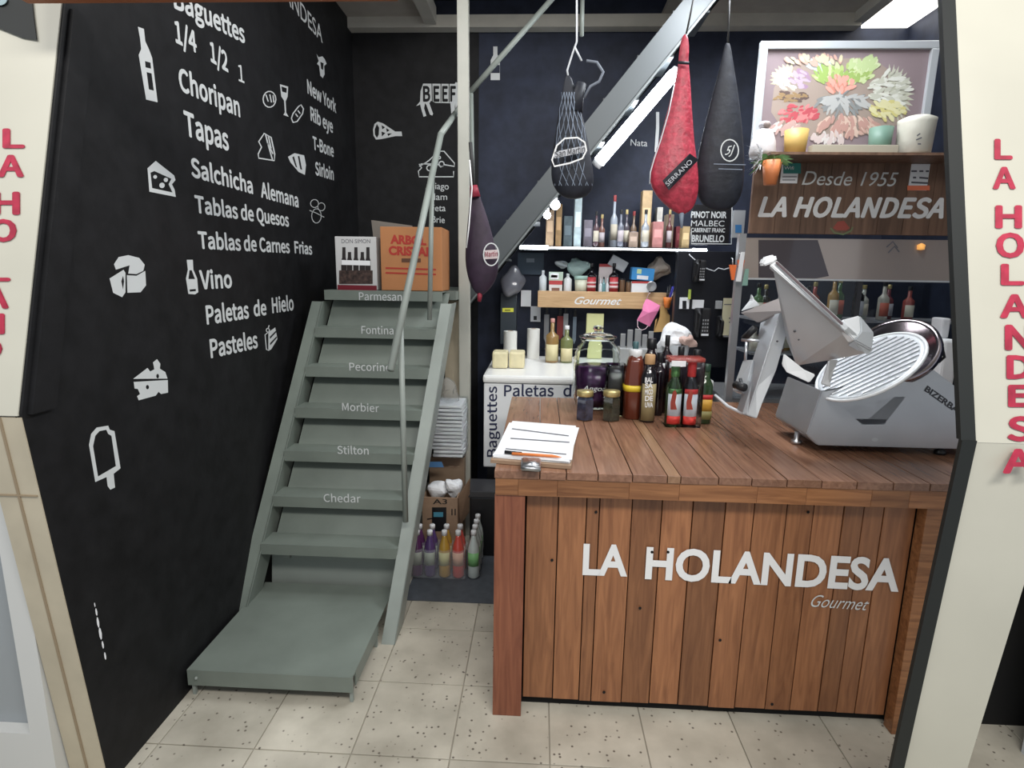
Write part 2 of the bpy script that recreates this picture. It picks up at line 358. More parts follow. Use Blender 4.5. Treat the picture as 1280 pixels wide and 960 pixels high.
pen('tomato_icon', [closed(circ((1143*K, 740*K), 5, 5)), closed(circ((1168*K, 752*K), 4.5, 5)), closed(circ((1150*K, 785*K), 6, 9)), c1([(1125, 765), (1150, 775), (1178, 790)])], .9)
icon('cheese_wheel_icon', [c2([(413, 88), (430, 62), (465, 55), (505, 65), (525, 90), (520, 112), (495, 124), (465, 122), (470, 92), (420, 108)])])
icon('cheese_wheel_icon_side', [c2([(460, 128), (495, 130), (527, 112), (530, 165), (510, 190), (462, 192)])])
icon('cheese_wheel_icon_wedge', [c2([(397, 140), (448, 108), (455, 120), (455, 190), (443, 208), (410, 192)]), c2([(446, 130), (450, 150), (446, 180), (440, 150)])])
icon('wine_bottle_icon', [c2([(678, 72), (700, 72), (702, 108), (716, 140), (720, 190), (708, 198), (684, 196), (675, 140), (682, 108)]), c2([(688, 110), (696, 110), (708, 142), (684, 142)]), c2([(688, 180), (711, 178), (711, 186), (689, 188)])])
icon('cake_icon', [c2([(975, 335), (1000, 318), (1008, 360), (985, 398), (975, 402)]), c2([(980, 352), (1002, 330), (1003, 336), (981, 360)]), c2([(981, 375), (1005, 350), (1006, 356), (982, 383)])])
pen('cake_icon_outline', [c2([(975, 335), (963, 345), (968, 398), (978, 402)]), closed(circ((973*K, 300+328*K), 2, 2.4, 8)), c2([(974, 322), (978, 310)])], 1.2)
icon('cheese_chunk_icon', [c2([(483, 505), (535, 465), (545, 478), (560, 470), (555, 445), (570, 433), (582, 450), (580, 468), (600, 480), (608, 504)]), circ((572*K, 300+495*K), 1.8, 3, 8)])
icon('cheese_chunk_icon_base', [c2([(485, 516), (609, 509), (610, 555), (585, 560), (575, 552), (565, 566), (503, 583), (497, 568), (508, 560), (500, 542), (488, 540)]), circ((535*K, 300+535*K), 2, 2.8, 8)])
icon('ice_lolly_icon', [c2([(322, 745), (330, 705), (350, 682), (392, 675), (398, 690), (415, 695), (437, 830), (412, 850), (417, 900), (400, 908), (390, 895), (386, 862), (345, 880)]),
                        c2([(337, 750), (345, 712), (360, 695), (385, 690), (392, 705), (404, 712), (420, 822), (355, 860)])])
# chipped paint low on the wall
for x, y, r_, q in ((120, 765, 1.2, 5), (122, 778, 1.5, 7), (125, 792, 1.8, 8), (128, 806, 1.3, 5), (131, 820, 1.2, 5), (118, 756, .7, 3)):
    icon('paint_chip', [circ((x, y), r_, q, 7, -.15)], m=M_paper)

# ---- drawings on the back wall
PB = dict(Y=YB-.008); B = wall_back
cB = lambda pts: sc_(pts, .21875, 400, 0)
for s, a, b in (('Asiago', (532, 236), (561, 237)), ('Edam', (533, 250), (559, 250)), ('Feta', (539, 264), (557, 264)), ('Brie', (540, 278), (556, 279))): text(s, a, b, 8.2, PB, M_lgrey, B, bold=.004)
icon('ham_icon', [cB([(303, 740), (312, 708), (330, 695), (360, 705), (430, 752), (466, 752), (470, 778), (432, 778), (350, 795), (320, 798), (306, 775)]), cB([(313, 740), (325, 708), (338, 730), (336, 770), (325, 788), (314, 768)]),
                  cB([(352, 715), (372, 728), (356, 740)]), cB([(378, 732), (398, 745), (382, 755)]), cB([(352, 752), (374, 760), (354, 780)]), cB([(385, 764), (412, 762), (390, 778)])], PB, par=B)
icon('cow_icon', [cB([(575, 520), (590, 478), (770, 480), (775, 470), (830, 478), (840, 520), (820, 540), (800, 588), (800, 660), (780, 664), (772, 590), (768, 660), (752, 664), (745, 590), (660, 588), (635, 576), (625, 590), (646, 650), (642, 660), (628, 655), (608, 600), (600, 590), (595, 620), (608, 662), (592, 668), (578, 620), (572, 595), (568, 600), (550, 606), (572, 580)])], PB, par=B)
for ch, xa, xb in (('B', 529, 538), ('E', 542, 549.5), ('E', 553, 560), ('F', 563, 570)): text(ch, (xa, 126.5), (xb, 126.5), 18, PB, M_black, B, bold=.045, out=.0035, font=FONT)
strokes('cow_icon_line', [[(540, 104), (540.5, 128)], [(551.3, 104), (551.3, 128)], [(561.5, 104), (561.5, 128)]], 1, PB, M_black, B, out=.003)
pen('cheese_outline_icon', [closed([(524, 208), (533, 203), (537, 200), (548, 189), (555, 189), (568, 204), (568, 208), (556, 206), (551, 209), (547, 205), (526, 205)]), [(567, 214), (567, 221), (524, 221), (523, 214), (527, 210), (524, 205)], closed(circ((537, 210), 3.5)), closed(circ((552, 205), 3.2)), closed(circ((549, 197), 1.6))], 1.4, PB, par=B)
icon('wall_bottle_icon', [cB([(990, 266), (1014, 266), (1014, 310), (1028, 345), (1028, 458), (975, 458), (975, 345), (990, 315)]), cB([(975.5, 372), (1027, 372), (1027, 418), (975.5, 418)])], PB, par=B)
text('Nata', (788, 182), (809, 183), 8, PB, M_lgrey, B, bold=.004)
pen('spatula_icon', [[(822, 140), (822, 160), (820, 190)]], 4, PB, par=B)

# ================================================================== PILLARS WITH BANNERS
def pillar(name, x0, x1, label):
    e = empty(name, ((x0+x1)/2, 1.6, 0), label, 'pillar')
    return e
pl = pillar('banner_pillar', -2.1, XL-.005, 'cream pillar banner with crimson letters at the left edge beside the black menu wall')
up_ = lambda xa, xb: [(xa, y, z) for y, z in PROF[1:]] + [(xa, y+.05, z) for y, z in PROF[1:][::-1]]
def face(name, xa, xb, prof, th, m, parent):
    """sheet that follows the (Y, Z) fold between two X values"""
    bm = bmesh.new(); b_prism(bm, [(xa, y, z) for y, z in prof] + [(xa, y+th, z) for y, z in prof[::-1]], (xb-xa, 0, 0)); return bm_obj(name, bm, m, parent)
face('banner_sheet', -2.1, XL-.008, [(1.355, 1.225), (1.665, 2.3), (1.97, 3.35)], .02, M_cream, pl)
face('pillar_face', -1.43, XL-.002, [(1.465, 0), (1.356, 1.22)], .04, M_tan, pl)
face('pillar_trim', -1.375, -1.368, [(1.462, 0), (1.353, 1.22)], .004, mat('brown_seam', (.30, .23, .15), .7), pl)
box('pillar_seam', -1.43, -1.32, 1.372, 1.380, 1.0, 1.004, mat('brown_seam', (0, 0, 0)), pl)
# crimson letters down the left banner: each follows the tilted sheet
def sheet_pt(x, y):
    # point on the tilted upper sheet seen at this pixel (plane through the two upper fold points)
    d = RT*((x-640)/F_PX) + DN*((y-480)/F_PX) + FWD
    ya, za, yb, zb = 1.355, 1.225, 1.665, 2.3; n = Vector((0, zb-za, -(yb-ya))); return CAM + d*((Vector((0, ya, za))-CAM).dot(n)/d.dot(n))
def sheet_text(s, quad, parent, m=M_crim):
    """one letter stretched to pixel box left, top, right, bottom on the tilted sheet"""
    l, t, r, b_ = quad
    cu = bpy.data.curves.new('t', 'FONT'); cu.body = s; cu.resolution_u = 3
    if FONT: cu.font = FONT
    me = curve_mesh(cu); bpy.data.curves.remove(cu); thicken(me, .055*cap_height(FONT))
    xs = [v.co.x for v in me.vertices]; ys = [v.co.y for v in me.vertices]; x0, x1, y0, y1 = min(xs), max(xs), min(ys), max(ys)
    P = sheet_pt(l, b_); R_ = sheet_pt(r, b_); T = sheet_pt(l, t)
    n = (R_-P).cross(T-P).normalized(); n = n if n.dot(CAM-P) > 0 else -n
    for v in me.vertices: v.co = P + (R_-P)*((v.co.x-x0)/(x1-x0)) + (T-P)*((v.co.y-y0)/(y1-y0)) + n*(.002+v.co.z)
    me.materials.clear(); return link('lettering', me, m, parent)
for s, q in (('L', (4, 161, 32, 186)), ('A', (-2, 194, 31, 222)), ('H', (-8, 240, 26, 269)), ('O', (-12, 274, 22, 303)), ('L', (-16, 328, 14, 352)), ('A', (-20, 358, 12, 386)), ('N', (-24, 392, 7, 418)), ('D', (-26, 424, 4, 448))): sheet_text(s, q, pl)
# dark torn poster corner at the upper left of the banner
bm = bmesh.new(); b_prism(bm, [sheet_pt(*p)+Vector((0, -.004, 0)) for p in ((-60, -60), (38, -40), (44, 20), (48, 51), (30, 48), (-60, 12))], (0, -.002, 0)); bm_obj('poster', bm, M_strip, pl)
bm = bmesh.new(); b_prism(bm, [sheet_pt(*p)+Vector((0, -.009, 0)) for p in circ((4, 2), 9, 7)], (0, -.002, 0)); bm_obj('poster_spot', bm, mat('pale_blue_print', (.3, .4, .42), .5), pl)

pr = pillar('banner_pillar', 1.05, 2.3, 'cream pillar banner with crimson letters and black edge strip at the right edge'); XP = 1.036
face('banner_sheet', XP, XP+.9, [(1.355, 1.225), (1.665, 2.3), (1.97, 3.35)], .02, M_cream, pr)
def taper(name, za, zb, xa, xb, xc, xd, ya, yb, m, parent, th=.03):
    # lower panel: left edge xa..xb, right edge xc..xd from bottom to top
    return prism(name, [(xa, ya, za), (xc, ya, za), (xd, yb, zb), (xb, yb, zb)], (0, th, 0), m, parent)
taper('pillar_face', 0, 1.225, XP-.006, XP, 1.20, 1.245, 1.43, 1.356, M_cream, pr)
for pa, pb in zip(PROF, PROF[1:]):
    bm = bmesh.new(); q = [(pa[0]-.006, pa[1]), (pb[0]-.006, pb[1]), (pb[0]+.010, pb[1]), (pa[0]+.010, pa[1])]
    if pa[1] == 0: q = [(1.42, 0), (1.35, 1.23), (1.362, 1.23), (1.432, 0)]
    b_prism(bm, [(XP-.034, y, z) for y, z in q], (.034, 0, 0)); bm_obj('edge_strip', bm, M_strip, pr)
for s, q in (('L', (1242, 174, 1265, 200)), ('A', (1240, 209, 1269, 237)), ('H', (1243, 257, 1277, 286)), ('O', (1244, 291, 1280, 323)), ('L', (1250, 330, 1280, 357)), ('A', (1249, 368, 1286, 398)),
             ('N', (1255, 406, 1290, 438)), ('D', (1257, 444, 1290, 474)), ('E', (1259, 481, 1288, 509)), ('S', (1258, 520, 1290, 552)), ('A', (1252, 561, 1292, 592))):
    sheet_text(s, q, pr)
# neighbours seen past the pillars
nc = empty('display_cabinet', (-1.75, 1.5, 0), 'white framed glass display cabinet of the neighbouring stall at lower left', 'cabinet')
bm = bmesh.new(); b_box(bm, -1.50, -1.435, 1.42, 1.50, 0, 1.05); b_box(bm, -2.1, -1.50, 1.42, 1.50, .98, 1.05); b_box(bm, -2.1, -1.50, 1.42, 1.5, 0, .22); bm_obj('frame', bm, mat('white_frame_paint', (.62, .62, .60), .4), nc)
box('glass_pane', -2.1, -1.50, 1.46, 1.466, .22, .98, mat('tinted_glass', (.45, .48, .50), .1, trans=.3), nc)
box('shelf_board', -2.1, -1.50, 1.5, 1.9, .42, .44, M_whitep, nc)
box('back_panel', -2.1, -1.50, 1.9, 1.92, 0, 1.0, mat('grey_cabinet_back', (.2, .2, .21), .6), nc)
nb = empty('market_freezer', (2.0, 1.9, 0), 'grey rounded market freezer on the floor past the right banner pillar', 'freezer')
box('body', 1.66, 2.3, 1.50, 1.79, .35, .95, mat('cool_grey_enamel', (.42, .45, .50), .35), nb, .06)
box('plinth', 1.70, 2.3, 1.54, 1.79, 0.0, .34, mat('plinth_grey', (.55, .57, .6), .5), nb)

# ================================================================== STAIRCASE
st = empty('staircase', (-.95, 2.7, 0), 'grey-green steel staircase with cheese names on its treads beside the menu wall', 'staircase')
def xin(y): # inner left / right edges drift a little to the right as the stair climbs
    k = (y-2.4)/.65; return -1.262+.108*k, -.625+.108*k
Z1, DZ, Y1, DY = .358, .1905, 2.40, .1083
names = ['', 'Chedar', 'Stilton', 'Morbier', 'Pecorino', 'Fontina', 'Parmesano']
tpx = [None, ((405, 627), (451, 628)), ((422, 567), (461, 568)), ((428, 513), (474, 515)), ((437, 463), (489, 464)), ((452, 417), (492, 418)), ((449, 375), (510, 376))]
for i in range(7):
    y = Y1+i*DY; z = Z1+i*DZ; l, r = xin(y); yb = y+.125
    if i == 6: yb = y+.13
    pts = [(y, z), (y, z-.052), (y+.004, z-.052), (y+.004, z-.005), (yb, z-.005), (yb, z)]
    bm = bmesh.new(); b_prism(bm, [(l, a, b) for a, b in pts], (r-l, 0, 0)); t = bm_obj('tread', bm, M_sage, st)
    if names[i]: text(names[i], *tpx[i], 9.5, dict(Y=y), M_lgrey, t, bold=.008, font=FONT)
    if i < 6:
        lb, rb = xin(yb); yn = Y1+(i+1)*DY+.118
        prism('riser', [(lb, yb-.006, z-.004), (rb, yb-.006, z-.004), (rb+.018, yn, z+DZ-.012), (lb+.018, yn, z+DZ-.012)], (0, .004, 0), M_sage, st)
# bottom riser behind the platform
prism('riser', [(-1.285, 2.525, .08), (-.64, 2.525, .08), (-.62, 2.515, Z1-.01), (-1.262, 2.515, Z1-.01)], (0, .004, 0), M_sage2, st)
box('bracket', -1.212, -1.175, 2.50, 2.52, .235, .27, M_sage2, st)
for s in (-1, 1):
    # C section: flange to the front, web on the outside
    y0, z0 = 2.215, 0.0; y1_, z1_ = 3.03, 1.44
    def P(y, dx, dy=0):
        l, r = xin(y); x = (l if s < 0 else r) + s*dx; return (x, y+dy, (y-y0)/(y1_-y0)*(z1_-z0)+z0)
    bm = bmesh.new()
    b_prism(bm, [P(y0, -.002), P(y0, .058), P(y1_, .058), P(y1_, -.002)], (0, .005, 0))       # front flange
    x = .055 if s > 0 else .002
    b_prism(bm, [P(y0, x), P(y1_, x), P(y1_, x, .15), P(y0, x, .15)], (s*.004, 0, 0))             # web
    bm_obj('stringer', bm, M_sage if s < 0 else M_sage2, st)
# low platform
bm = bmesh.new(); b_box(bm, -1.300, -.665, 1.8665, 2.49, .106, .112); b_box(bm, -1.300, -.665, 1.86, 1.866, .047, .112); b_box(bm, -.671, -.665, 1.90, 2.19, .05, .1055)
b_box(bm, -1.300, -.665, 2.2, 2.206, .05, .1055); bm_obj('platform', bm, M_sage, st)
for x, y in ((-1.285, 1.875), (-.675, 1.875), (-1.285, 2.45), (-.675, 2.2)): box('foot', x-.006, x+.006, y-.006, y+.006, 0, .105, M_sage2, st)
bm = bmesh.new(); bmesh.ops.create_icosphere(bm, subdivisions=2, radius=.007, matrix=Matrix.Translation((-1.265, 1.858, .08))); bm_obj('bolt_head', bm, M_sage2, st, True)
# landing
landing = box('landing', -1.15, -.465, 3.185, YB-.01, 1.452, 1.500, M_sage, st)
# handrails
RL = lambda p, q, r_, nm='handrail', pr_=st: tube(nm, [p, q], r_, M_sage2, pr_, 8)
hb, ht = at(488, 463, Y=2.30), at(551, 168, Y=3.0); h2, h3 = at(586, 117, Y=3.48), at(694, -6, Y=3.48)
RL(hb, ht, .0165); ht2 = at(551, 168, Y=3.0)
hm = at(569, 142, Y=3.40); RL(ht2, hm, .0155); RL(hm, h2, .0155); RL(h2, h3, .0155)
def rail_at(y):
    k = (y-hb.y)/(ht.y-hb.y); return hb.lerp(ht, k)
q = rail_at(2.42); RL(q, at(507, 652, Y=2.42), .013, 'rail_post')
q = rail_at(2.86); RL(q, (at(537, 400, Y=2.86)), .012, 'rail_post')
RL(h2+Vector((.012, 0, 0)), at(592, 335, Y=3.44), .014, 'rail_post')
RL(at(728, -4, Y=3.44), at(727, 45, Y=3.44), .012, 'rail_post')
# upper flight
u = empty('upper_staircase', (.1, 3.4, 1.3), 'dark grey upper stair flight rising to the right along the back wall over the shelves', 'staircase')
A, Bp = Vector((-.47, 3.45, 1.367)), Vector((1.15, 3.45, 3.373)); hgt = Vector((0, 0, .19))
M_dgrey = mat('dark_grey_green_paint', (.07, .08, .085), .45)
for yy, nm in ((3.45, 'stringer'), (3.83, 'stringer')):
    a = Vector((A.x, yy, A.z)); b = Vector((Bp.x, yy, Bp.z)); bm = bmesh.new()
    b_prism(bm, [a, b, b+hgt, a+hgt], (0, .006, 0)); b_prism(bm, [a, b, b+Vector((0, 0, .012)), a+Vector((0, 0, .012))], (0, .02, 0)); b_prism(bm, [a+hgt, b+hgt, b+hgt*1.07, a+hgt*1.07], (0, .03, 0)); bm_obj(nm, bm, M_dgrey if yy > 3.5 else mat('mid_grey_green_paint', (.075, .085, .09), .45), u)
prism('edge_highlight', [A+Vector((0, -.002, -.012)), Bp+Vector((0, -.002, -.012)), Bp+Vector((0, -.002, .006)), A+Vector((0, -.002, .006))], (0, -.004, 0), mat('edge_highlight_tone', (.16, .18, .18), .45), u)  # paler strip imitates the bright highlight on the lower stringer edge
for k in range(1, 9):
    t = k/9.; x = A.x+(Bp.x-A.x)*t; z = A.z+(Bp.z-A.z)*t
    if k < 8: box('tread', x-.10, x+.10, 3.50, 3.825, z+.09, z+.10, M_dgrey, u)
# cream panel closing the space under the landing and the slim post
pn = prism('understair_panel', [(-.56, 3.38, 0.0), (-.455, 3.38, 0.0), (-.455, 3.38, 1.44), (-.56, 3.38, 1.44)], (0, .02, 0), M_creamw); tag(pn, 'narrow cream board under the landing beside the off-white post', 'board')
# the dark side below the stair
post = empty('support_post', (-.41, 3.33, 0), 'tall off-white square steel post from floor to ceiling right of the stairs', 'post')
ptl, pbl = at(571, 0, Y=3.0), at(576, 600, Y=3.0)
q = [at(575, 650, Y=3.3), at(588, 650, Y=3.3), at(585, -12, Y=3.3), at(571, -12, Y=3.3)]; q[0].z = q[1].z = 0
bm = bmesh.new(); b_prism(bm, q, (0, .055, 0)); bmesh.ops.bevel(bm, geom=list(bm.edges), offset=.003, segments=2, affect='EDGES'); bm_obj('shaft', bm, M_post, post)
mt = box('rubber_mat', -.64, .15, 2.56, 3.10, .001, .005, M_mat); tag(mt, 'grey rubber mat on the tiles between the stairs and the counter', 'mat')

# ================================================================== COUNTER
ct = empty('wooden_counter', (.6, 2.4, 0), 'wooden plank sales counter with white shop lettering on its front', 'counter')
CX0, CX1, CY0, CY1, CZ = -.14, 2.05, 1.83, 3.02, .95
seams = [-.14] + [at(q, 589, Z=.95).x for q in (675, 708, 747, 789, 831, 847, 892, 931, 972, 1012, 1052, 1093, 1134, 1175, 1216, 1257, 1298, 1339)] + [2.05]
M_wtl = wood('pale_top_plank_wood', (.24, .13, .07), (.34, .20, .12), 'y', .25, .05)
for i, (a, b) in enumerate(zip(seams, seams[1:])):
    dz = random.uniform(-.0012, .0012); box('top_plank', a+.0015, b-.0015, CY0, CY1, CZ-.026+dz, CZ+min(dz, 0), M_wtl if i == 5 else M_wt, ct, .0015)
ap = [CX0+.004] + [at(q, 605, Y=1.834).x for q in (648, 697, 787, 850, 948, 1010, 1092, 1140)] + [CX1]
for a, b in zip(ap, ap[1:]): box('apron_block', a, b-.0006, CY0+.004, CY0+.03, .862, CZ-.027, M_wa, ct, .001)
box('corner_post', CX0+.002, -.034, CY0+.01, CY0+.06, 0.0, .861, wood('corner_post_wood', (.16, .048, .025), (.27, .095, .048), 'z', .4, .05), ct, .002)
fx = [-.030, .082, .180, .225, .337, .440, .545, .655, .752, .862, .952, 1.052, 1.118, 1.185, 1.290]
for i, (a, b) in enumerate(zip(fx, fx[1:])):
    d = random.uniform(0, .005); z0 = .042 if i < 13 else .04
    mm = M_wf if i not in (8, 13) else M_wdk if 'M_wdk' in globals() else M_wf
    box('front_plank', a+.0015, b-.002, 1.885+d, 1.903+d, z0+random.uniform(-.003, .003), .875, mm, ct, .0015)
box('corner_post', 1.293, 1.40, CY0+.012, CY0+.06, 0.0, .861, M_wa, ct, .002)
box('side_panel', CX0+.006, CX0+.024, CY0+.06, CY1-.02, 0.02, CZ-.028, M_wf, ct)
box('backing_board', -.1, CX1-.05, 1.915, 1.925, .0, CZ-.03, M_dark, ct)
PC = dict(Y=1.884)
text('LA', (728, 717), (784, 719), 36, PC, M_white, ct, bold=.03)
text('HOLANDESA', (806, 722), (1123, 738), 37, PC, M_white, ct, bold=.03)
text('Gourmet', (1013, 758), (1085, 763), 15, PC, M_lgrey, ct, bold=-.005, shear=.5)
# nail holes
for x, y in ((745, 640), (755, 865), (815, 690), (835, 690), (1010, 640), (800, 760), (900, 800), (690, 700), (965, 880)):
    shape('nail_hole', [circ((x, y), 2, n=7)], PC, M_dark, ct)

# ---- clipboard
cb = empty('clipboard', (0, 2.1, CZ), 'clipboard with a stack of white forms on the left front corner of the counter', 'clipboard')
Zc = CZ+.001
quad = [at(613, 579, Z=CZ), at(714, 587, Z=CZ), at(722, 540, Z=CZ), at(640, 533, Z=CZ)]
prism('board', [Vector((p.x, p.y, Zc)) for p in quad], (0, 0, .012), mat('pale_brown_board', (.30, .20, .13), .6), cb)
c_ = sum(quad, Vector())/4
for k, (dx, dy, an) in enumerate(((.0, .0, 0), (-.006, .004, .04), (.005, -.002, -.03), (.003, .006, .02))):
    pts = []
    for p in quad:
        v = Vector((p.x-c_.x, p.y-c_.y)); v = Vector((v.x*.96, v.y*.94+.006)); v.rotate(Matrix.Rotation(an, 2)); pts.append((c_.x+v.x+dx, c_.y+v.y+dy, Zc+.013+k*.0032))
    prism('paper_sheet', pts, (0, 0, .0028), M_paper, cb)
zp = Zc+.0262
ink = mat('grey_ink', (.12, .12, .14), .7)
for a, b in (((640, 536), (711, 545)), ((638, 548), (712, 553)), ((632, 561), (708, 568))): strokes('printed_line', [[a, b]], .9, dict(Z=zp), ink, cb)
bm = bmesh.new(); b_tube(bm, [at(640, 567, Z=zp+.006), at(690, 570, Z=zp+.006), at(697, 571, Z=zp+.006), at(702, 571.5, Z=zp+.006)], [.0055, .0055, .004, .001], 8); 
pe = empty('marker_pen', at(660, 569, Z=zp), 'orange pen with a black cap lying across the clipboard papers', 'pen')
bm_obj('barrel', bm, mat('orange_plastic', (.75, .22, .06), .35), pe, True); tube('pen_cap', [at(631, 565, Z=zp+.006), at(652, 567, Z=zp+.006)], .0068, M_blackp, pe, 8)
bm = bmesh.new(); q = [at(651, 582, Z=Zc+.03), at(676, 584, Z=Zc+.03), at(676, 572, Z=Zc+.03), at(652, 571, Z=Zc+.03)]; b_prism(bm, [Vector((p.x, p.y, Zc+.012)) for p in q], (0, 0, .018)); bmesh.ops.bevel(bm, geom=list(bm.edges), offset=.004, segments=2, affect='EDGES'); bm_obj('clip', bm, M_steel, cb, True)

# ================================================================== THINGS ON THE COUNTER
gl_green = mat('dark_green_glass', (.02, .045, .015), .08, coat=.5)
gl_black = mat('black_glass', (.01, .009, .012), .08, coat=.5)
M_gold = mat('gold_lid', (.55, .45, .2), .3, .7)
def bottle(name, px_, top, Y, r, label, cat='bottle', body=gl_black, cap=M_blackp, neck=.33, z0=CZ, group=None, lab=None, capr=.4, capH=.12, sq=0, labz=(.12, .55), liquid=None, n=20, X=None, H=None, shoulder=.12, parts=True):
    """bottle standing at photo column px_ and depth Y; top = photo row of its top"""
    if X is None:
        X = at(px_, 500, Y=Y).x
        for _ in range(3):
            T = at(px_, top, Y=Y); X = T.x; H = T.z-z0
    e = empty(name, (X, Y, z0), label, cat, group); c = (X, Y, z0)
    nr = r*capr
    hs = H*(1-neck)-H*shoulder
    prof = [(r*.9, 0), (r, .004), (r, hs), (r*.93, hs+H*shoulder*.3), (nr*1.25, hs+H*shoulder*.85), (nr*.9, hs+H*shoulder*1.15), (nr*.9, H*(1-capH))]
    lathe('glass_body', prof, c, body, e, n, sq)
    lathe('cap', [(nr, H*(1-capH)), (nr*1.02, H*(1-capH)+.001), (nr*1.02, H-.002), (nr*.9, H)], c, cap, e, 14)
    if lab: 
        for k, (mm, a, b) in enumerate(lab): label_band('paper_label', r*1.012+.0006*k, H*a, H*b, c, mm, e, sq=sq)
    return e, c, H
# big glass dispenser jar with purple drink
jx = at(744, 500, Y=2.83).x; J = empty('glass_jar', (jx, 2.83, CZ), 'large lidded ribbed glass jar half filled with purple drink on the counter', 'jar'); c = (jx, 2.83, CZ)
jt = at(744, 420, Y=2.83).z-CZ
pj = [(.075, 0), (.098, .01), (.113, .06), (.117, .12), (.115, jt*.60), (.112, jt*.66), (.115, jt*.68), (.108, jt*.73), (.110, jt*.76), (.100, jt*.82), (.098, jt*.85), (.078, jt*.91), (.077, jt*.94), (.083, jt*.945), (.083, jt*.97)]
inner = [(max(r-.006, 0.001), z) for r, z in pj[::-1]]; inner[-1] = (.0005, .012)
bm = bmesh.new(); b_lathe(bm, pj+[(.077, jt*.97)]+inner[1:], c, 32); bm_obj('glass_body', bm, M_glass, J, True)
lathe('purple_drink', [(.001, .014), (.088, .016), (.105, .06), (.109, .12), (.107, jt*.585), (.001, jt*.59)], c, mat('purple_juice', (.045, .012, .055), .15, noise=.4, scale=20), J, 32)
lathe('lid', [(.082, jt*.975), (.092, jt*.98), (.092, jt*1.0), (.06, jt*1.03), (.02, jt*1.05), (.018, jt*1.08), (.026, jt*1.10), (.022, jt*1.14), (.001, jt*1.15)], c, M_glass, J, 28)
text('Angoa', (728, 488), (757, 489), 6, dict(Y=2.83-.1195), M_lgrey, J, bold=.0, shear=.3)
# tall open jar in front-right of it
tx = at(768, 500, Y=2.68).x; T_ = empty('glass_jar', (tx, 2.68, CZ), 'tall square glass jar with dark contents and open rim right of the big jar', 'jar'); c = (tx, 2.68, CZ); H = at(769, 455, Y=2.68).z-CZ
lathe('glass_body', [(.042, 0), (.047, .005), (.047, H*.9), (.044, H*.95), (.047, H), (.043, H), (.043, .01), (.001, .008)], c, M_glass, T_, 24, 4)
lathe('dark_contents', [(.001, .009), (.042, .01), (.042, H*.84), (.001, H*.86)], c, mat('dark_pickle', (.015, .014, .018), .3), T_, 20, 4)
for px_, lb, cc in ((731, 'small hexagonal jar with gold lid and dark blue contents, left of the two', (.03, .035, .06)), (764, 'small hexagonal jar with gold lid and dark green contents, right of the two', (.028, .03, .02))):
    x = at(px_, 505, Y=2.56).x; e = empty('preserve_jar', (x, 2.56, CZ), lb, 'jar', 'small preserve jars'); c = (x, 2.56, CZ); H = at(px_, 488, Y=2.56).z-CZ
    lathe('jar_body', [(.036, 0), (.042, .004), (.042, H*.72), (.034, H*.82)], c, mat('preserve_%d' % px_, cc, .08, noise=.5, scale=40, coat=1), e, 6, smooth=False)
    lathe('lid', [(.037, H*.82), (.038, H*.83), (.038, H*.98), (.036, H)], c, M_gold, e, 20)
M_amber = mat('red_brown_sauce', (.12, .025, .012), .15, coat=.6); M_yel = mat('yellow_band', (.75, .55, .04), .4)
M_clearcap = mat('cloudy_white_cap', (.6, .6, .6), .3)
def sauce(px_, top, Y, label):
    e, c, H = bottle('sauce_bottle', px_, top, Y, .047, label, body=M_amber, cap=M_clearcap, neck=.12, capr=.62, capH=.11, shoulder=.3, sq=1)
    label_band('yellow_band', .0485, H*.41, H*.50, c, M_yel, e, -PI, PI, 24, sq=1)
sauce(795, 437, 2.62, 'tall red-brown sauce bottle with white cap and yellow band in the front row')
sauce(833, 455, 2.78, 'red-brown sauce bottle with yellow band mostly hidden behind the twin oil pack')
M_tanlab = mat('tan_label', (.30, .24, .12), .6)
M_cork = mat('tan_cork', (.42, .25, .12), .6)
e, c, H = bottle('vinegar_bottle', 813, 443, 2.56, .036, 'dark vinegar bottle with tan stopper and tall olive label in the front row', cap=M_cork, neck=.22, capr=.62, capH=.14, lab=[(M_tanlab, .03, .58)])
for k, (s, y) in enumerate((('BAL', 476), ('SA', 483), ('MICO', 491), ('DE', 499), ('UVA', 507))): text(s, (806, y+2), (816, y+2), 6, dict(Y=2.56-.0385), M_white, e, bold=.03)
# twin pack
tp = empty('oil_twin_pack', (at(852, 520, Y=2.5).x, 2.5, CZ), 'shrink wrapped pair of oil bottles with red top film at the front', 'bottle pack')
red = mat('red_plastic', (.45, .03, .03), .35); grn = mat('green_plastic', (.06, .16, .05), .4)
for px_, cp_, bd in ((842, grn, gl_green), (862, red, gl_black)):
    x = at(px_, 500, Y=2.5).x; c = (x, 2.5, CZ); H = at(px_, 453, Y=2.5).z-CZ; r = .033
    lathe('bottle_body', [(r*.9, 0), (r, .004), (r, H*.62), (r*.5, H*.76), (.014, H*.8)], c, bd, tp, 20)
    lathe('cap', [(.017, H*.78), (.019, H*.79), (.019, H*.98), (.016, H)], c, cp_, tp, 14)
    label_band('paper_label', r*1.015, H*.13, H*.52, c, mat('white_blue_label', (.62, .68, .72), .5), tp)
    label_band('label_base', r*1.02, H*.04, H*.17, c, mat('red_label_base', (.6, .04, .03), .5), tp)
    label_band('label_head', r*1.02, H*.52, H*.60, c, cp_, tp)
    shape('label_figure', [[(px_-4, 503), (px_-1, 490), (px_+2, 487), (px_+4, 492), (px_+2, 503), (px_+4, 512), (px_-4, 512)]], dict(Y=2.5-.0345), mat('label_figure_red', (.35, .05, .03), .5), tp)
xa, xb = at(831, 500, Y=2.5).x, at(875, 500, Y=2.5).x; zt = at(852, 447, Y=2.46).z
